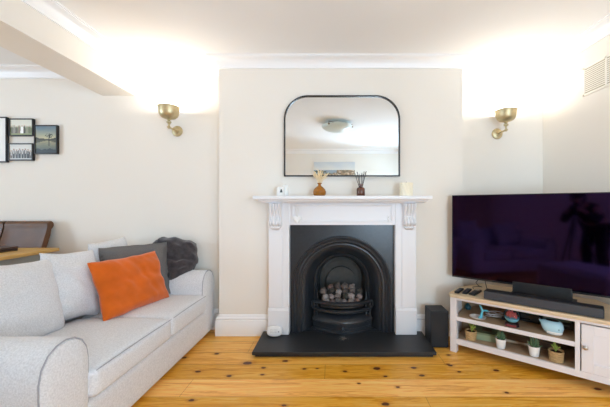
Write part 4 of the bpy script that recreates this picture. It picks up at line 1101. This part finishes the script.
for sx in (-1, 1):
    b_ = len(V)
    V += [(sx * .10, -.45, .82, .098), (sx * .12, -.36, .48, .066), (sx * .13, -.45, .12, .042), (sx * .13, -.42, .045, .040), (sx * .135, -.30, .03, .034)]
    E_ += [(0, b_), (b_, b_ + 1), (b_ + 1, b_ + 2), (b_ + 2, b_ + 3), (b_ + 3, b_ + 4)]
    a_ = len(V)
    V += [(sx * .19, -.19, 1.13, .062), (sx * .26, -.10, .93, .046), (sx * .15 + .045, .015, 1.08, .030), (sx * .085 + .09, .055, 1.125, .030)]
    E_ += [(2, a_), (a_, a_ + 1), (a_ + 1, a_ + 2), (a_ + 2, a_ + 3)]
    hb = a_ + 3
    for k, (ln, dz) in enumerate(((.9, .030), (1, .010), (.95, -.010), (.75, -.028))):
        f_ = len(V); hx = sx * .085 + .09
        V += [(hx - sx * .004, .085, 1.125 + dz, .0095), (hx - sx * .012, .085 + .030 * ln, 1.128 + dz, .0085), (hx - sx * .034 * ln, .085 + .040 * ln, 1.130 + dz, .0075)]
        E_ += [(hb, f_), (f_, f_ + 1), (f_ + 1, f_ + 2)]
    f_ = len(V); V += [(hx - sx * .020, .035, 1.14, .0105), (hx - sx * .040, .045, 1.15, .009)]; E_ += [(hb, f_), (f_, f_ + 1)]
pr_ = thing('person', (px_, py_, 0), 'person in dark clothes bending to a camera, dimly reflected in the television', 'person')
skin('body', V, E_, SKIN, pr_)
jv = [(0, -.47, .88, .15)] + [(v[0], v[1], v[2], v[3] * 1.08 + .006) for v in V[1:3]] + [(0, -.15, 1.19, .085)]
je = [(0, 1), (1, 2), (2, 3)]
for sx in (-1, 1):
    a_ = len(jv); jv += [(sx * .19, -.19, 1.13, .076), (sx * .26, -.10, .93, .060), (sx * .15 + .045, .015, 1.08, .042)]; je += [(2, a_), (a_, a_ + 1), (a_ + 1, a_ + 2)]
skin('jumper', jv, je, KNIT, pr_)
tv_ = [(0, -.46, .90, .150)]; te = []
for sx in (-1, 1):
    a_ = len(tv_); tv_ += [(sx * .10, -.45, .82, .112), (sx * .12, -.36, .48, .080), (sx * .13, -.45, .10, .058)]; te += [(0, a_), (a_, a_ + 1), (a_ + 1, a_ + 2)]
skin('trousers', tv_, te, DENIM, pr_)
hr = MB(); hr.ball((0, -.065, 1.335), .108, 24, 16, (.92, 1.0, .95)); hr.ball((0, -.11, 1.27), .085, 20, 12, (1, .8, 1.1)); hr.build('hair', HAIR, pr_, smooth=True, local=True)
fc = MB(); fc.tube([(0, .055, 1.30), (0, .072, 1.275), (0, .062, 1.262)], [.008, .013, .008], 8); fc.build('nose', SKIN, pr_, smooth=True, local=True)
for sx in (-1, 1):
    MB().ball((sx * .03, .045, 1.305), .012, 12, 8).build('eye', CERAM, pr_, smooth=True, local=True)
    MB().ball((sx * .088, -.045, 1.285), .022, 12, 8, (.4, .8, 1.2)).build('ear', SKIN, pr_, smooth=True, local=True)
MB().tube([(-.022, .045, 1.232), (0, .050, 1.229), (.022, .045, 1.232)], .006, 8).build('mouth', mat('lips', rgb(150, 90, 84), .6), pr_, smooth=True, local=True)
ph = thing('camera_tripod', (0, -.10, 0), 'black camera on tripod in front of the person, dimly reflected in the television', 'camera')
cbm = MB(); cbm.box(-.065, .065, -.145, -.085, 1.10, 1.20); cbm.prism([(-.03, 1.20), (.03, 1.20), (.018, 1.225), (-.018, 1.225)], -.14, -.09, 'y'); cbm.build('camera_body', BLACKP, ph, bevel=.006)
MB().lathe([(.001, 0), (.036, 0), (.036, .03), (.030, .034), (.030, .050), (.028, .050), (.026, .04), (.001, .038)], (0, -.085, 1.15), 28, Matrix.Rotation(R_(-90), 4, 'X')).build('lens', BLACKP, ph, smooth=True)
MB().lathe([(.001, 1.03), (.03, 1.03), (.035, 1.05), (.035, 1.085), (.045, 1.092), (.045, 1.10), (.001, 1.10)], (0, -.115, 0), 20).build('head', BLACKP, ph, smooth=True)
MB().tube([(0, -.115, 1.04), (0, -.115, .70)], .014, 12).build('centre_column', CHROME, ph)
for k in range(3):
    an = R_(90 + 120 * k); dx_, dy_ = math.cos(an), math.sin(an)
    MB().tube([(dx_ * .03, -.115 + dy_ * .03, 1.0), (dx_ * .22, -.115 + dy_ * .22, .42), (dx_ * .36, -.115 + dy_ * .36, .008)], [.014, .012, .009], 10).build('leg', BLACKP, ph, smooth=True)

ph.location.x = -.26

# ------------------------------------------------------------------ light
def area(name, loc_, rot, sx, sy, e, col):
    l = bpy.data.lights.new(name, 'AREA'); l.shape = 'RECTANGLE'; l.size = sx; l.size_y = sy; l.energy = e; l.color = col
    o = bpy.data.objects.new(name, l); C.objects.link(o); o.location = loc_; o.rotation_euler = rot; return o
FILL_TINT = (.595, .81, 1.0)  # cool tint of the added lamps, offsets the floor's orange bounce
area('fill_right', (XR + .35, (wy0 + wy1) / 2, 1.35), (0, R_(90 + 15), 0), 1.5, 1.6, 36, FILL_TINT)  # added fill lamp outside the unseen right window, tilted up
area('fill_left', (XDL - .40, (vy0 + vy1) / 2, 1.25), (0, R_(-90 - 12), 0), 1.7, 1.85, 72, FILL_TINT)  # added fill lamp beyond the dining side, brightens the right half
area('fill_rear', ((ux0 + ux1) / 2, YR - .35, 1.0), (R_(90 + 20), 0, 0), 1.3, 1.5, 92, FILL_TINT)  # added main fill from behind the camera, evens out the walls
wd_ = bpy.data.worlds.new('sky'); bpy.context.scene.world = wd_; wd_.use_nodes = True
wd_.node_tree.nodes['Background'].inputs[0].default_value = (.72, .84, 1, 1); wd_.node_tree.nodes['Background'].inputs[1].default_value = 1.5

# ------------------------------------------------------------------ camera
cd = bpy.data.cameras.new('camera'); cam = bpy.data.objects.new('camera', cd); C.objects.link(cam)
cam.location = (0, 0, CAMH); cam.rotation_euler = (R_(90), 0, 0)
cd.sensor_width = 36; cd.lens = 315 / 610 * 36; cd.shift_x = -27 / 610; cd.shift_y = 2.5 / 610; cd.clip_start = .02
sc = bpy.context.scene; sc.camera = cam
sc.view_settings.view_transform = 'Standard'; sc.view_settings.look = 'None'; sc.view_settings.exposure = EXPO; sc.view_settings.gamma = 1.0; sc.view_settings.use_curve_mapping = False
sc.cycles.max_bounces = 14; sc.cycles.diffuse_bounces = 10; sc.cycles.transparent_max_bounces = 16
sc.cycles.use_denoising = True; sc.cycles.sample_clamp_indirect = 6; sc.cycles.caustics_reflective = False; sc.cycles.caustics_refractive = False
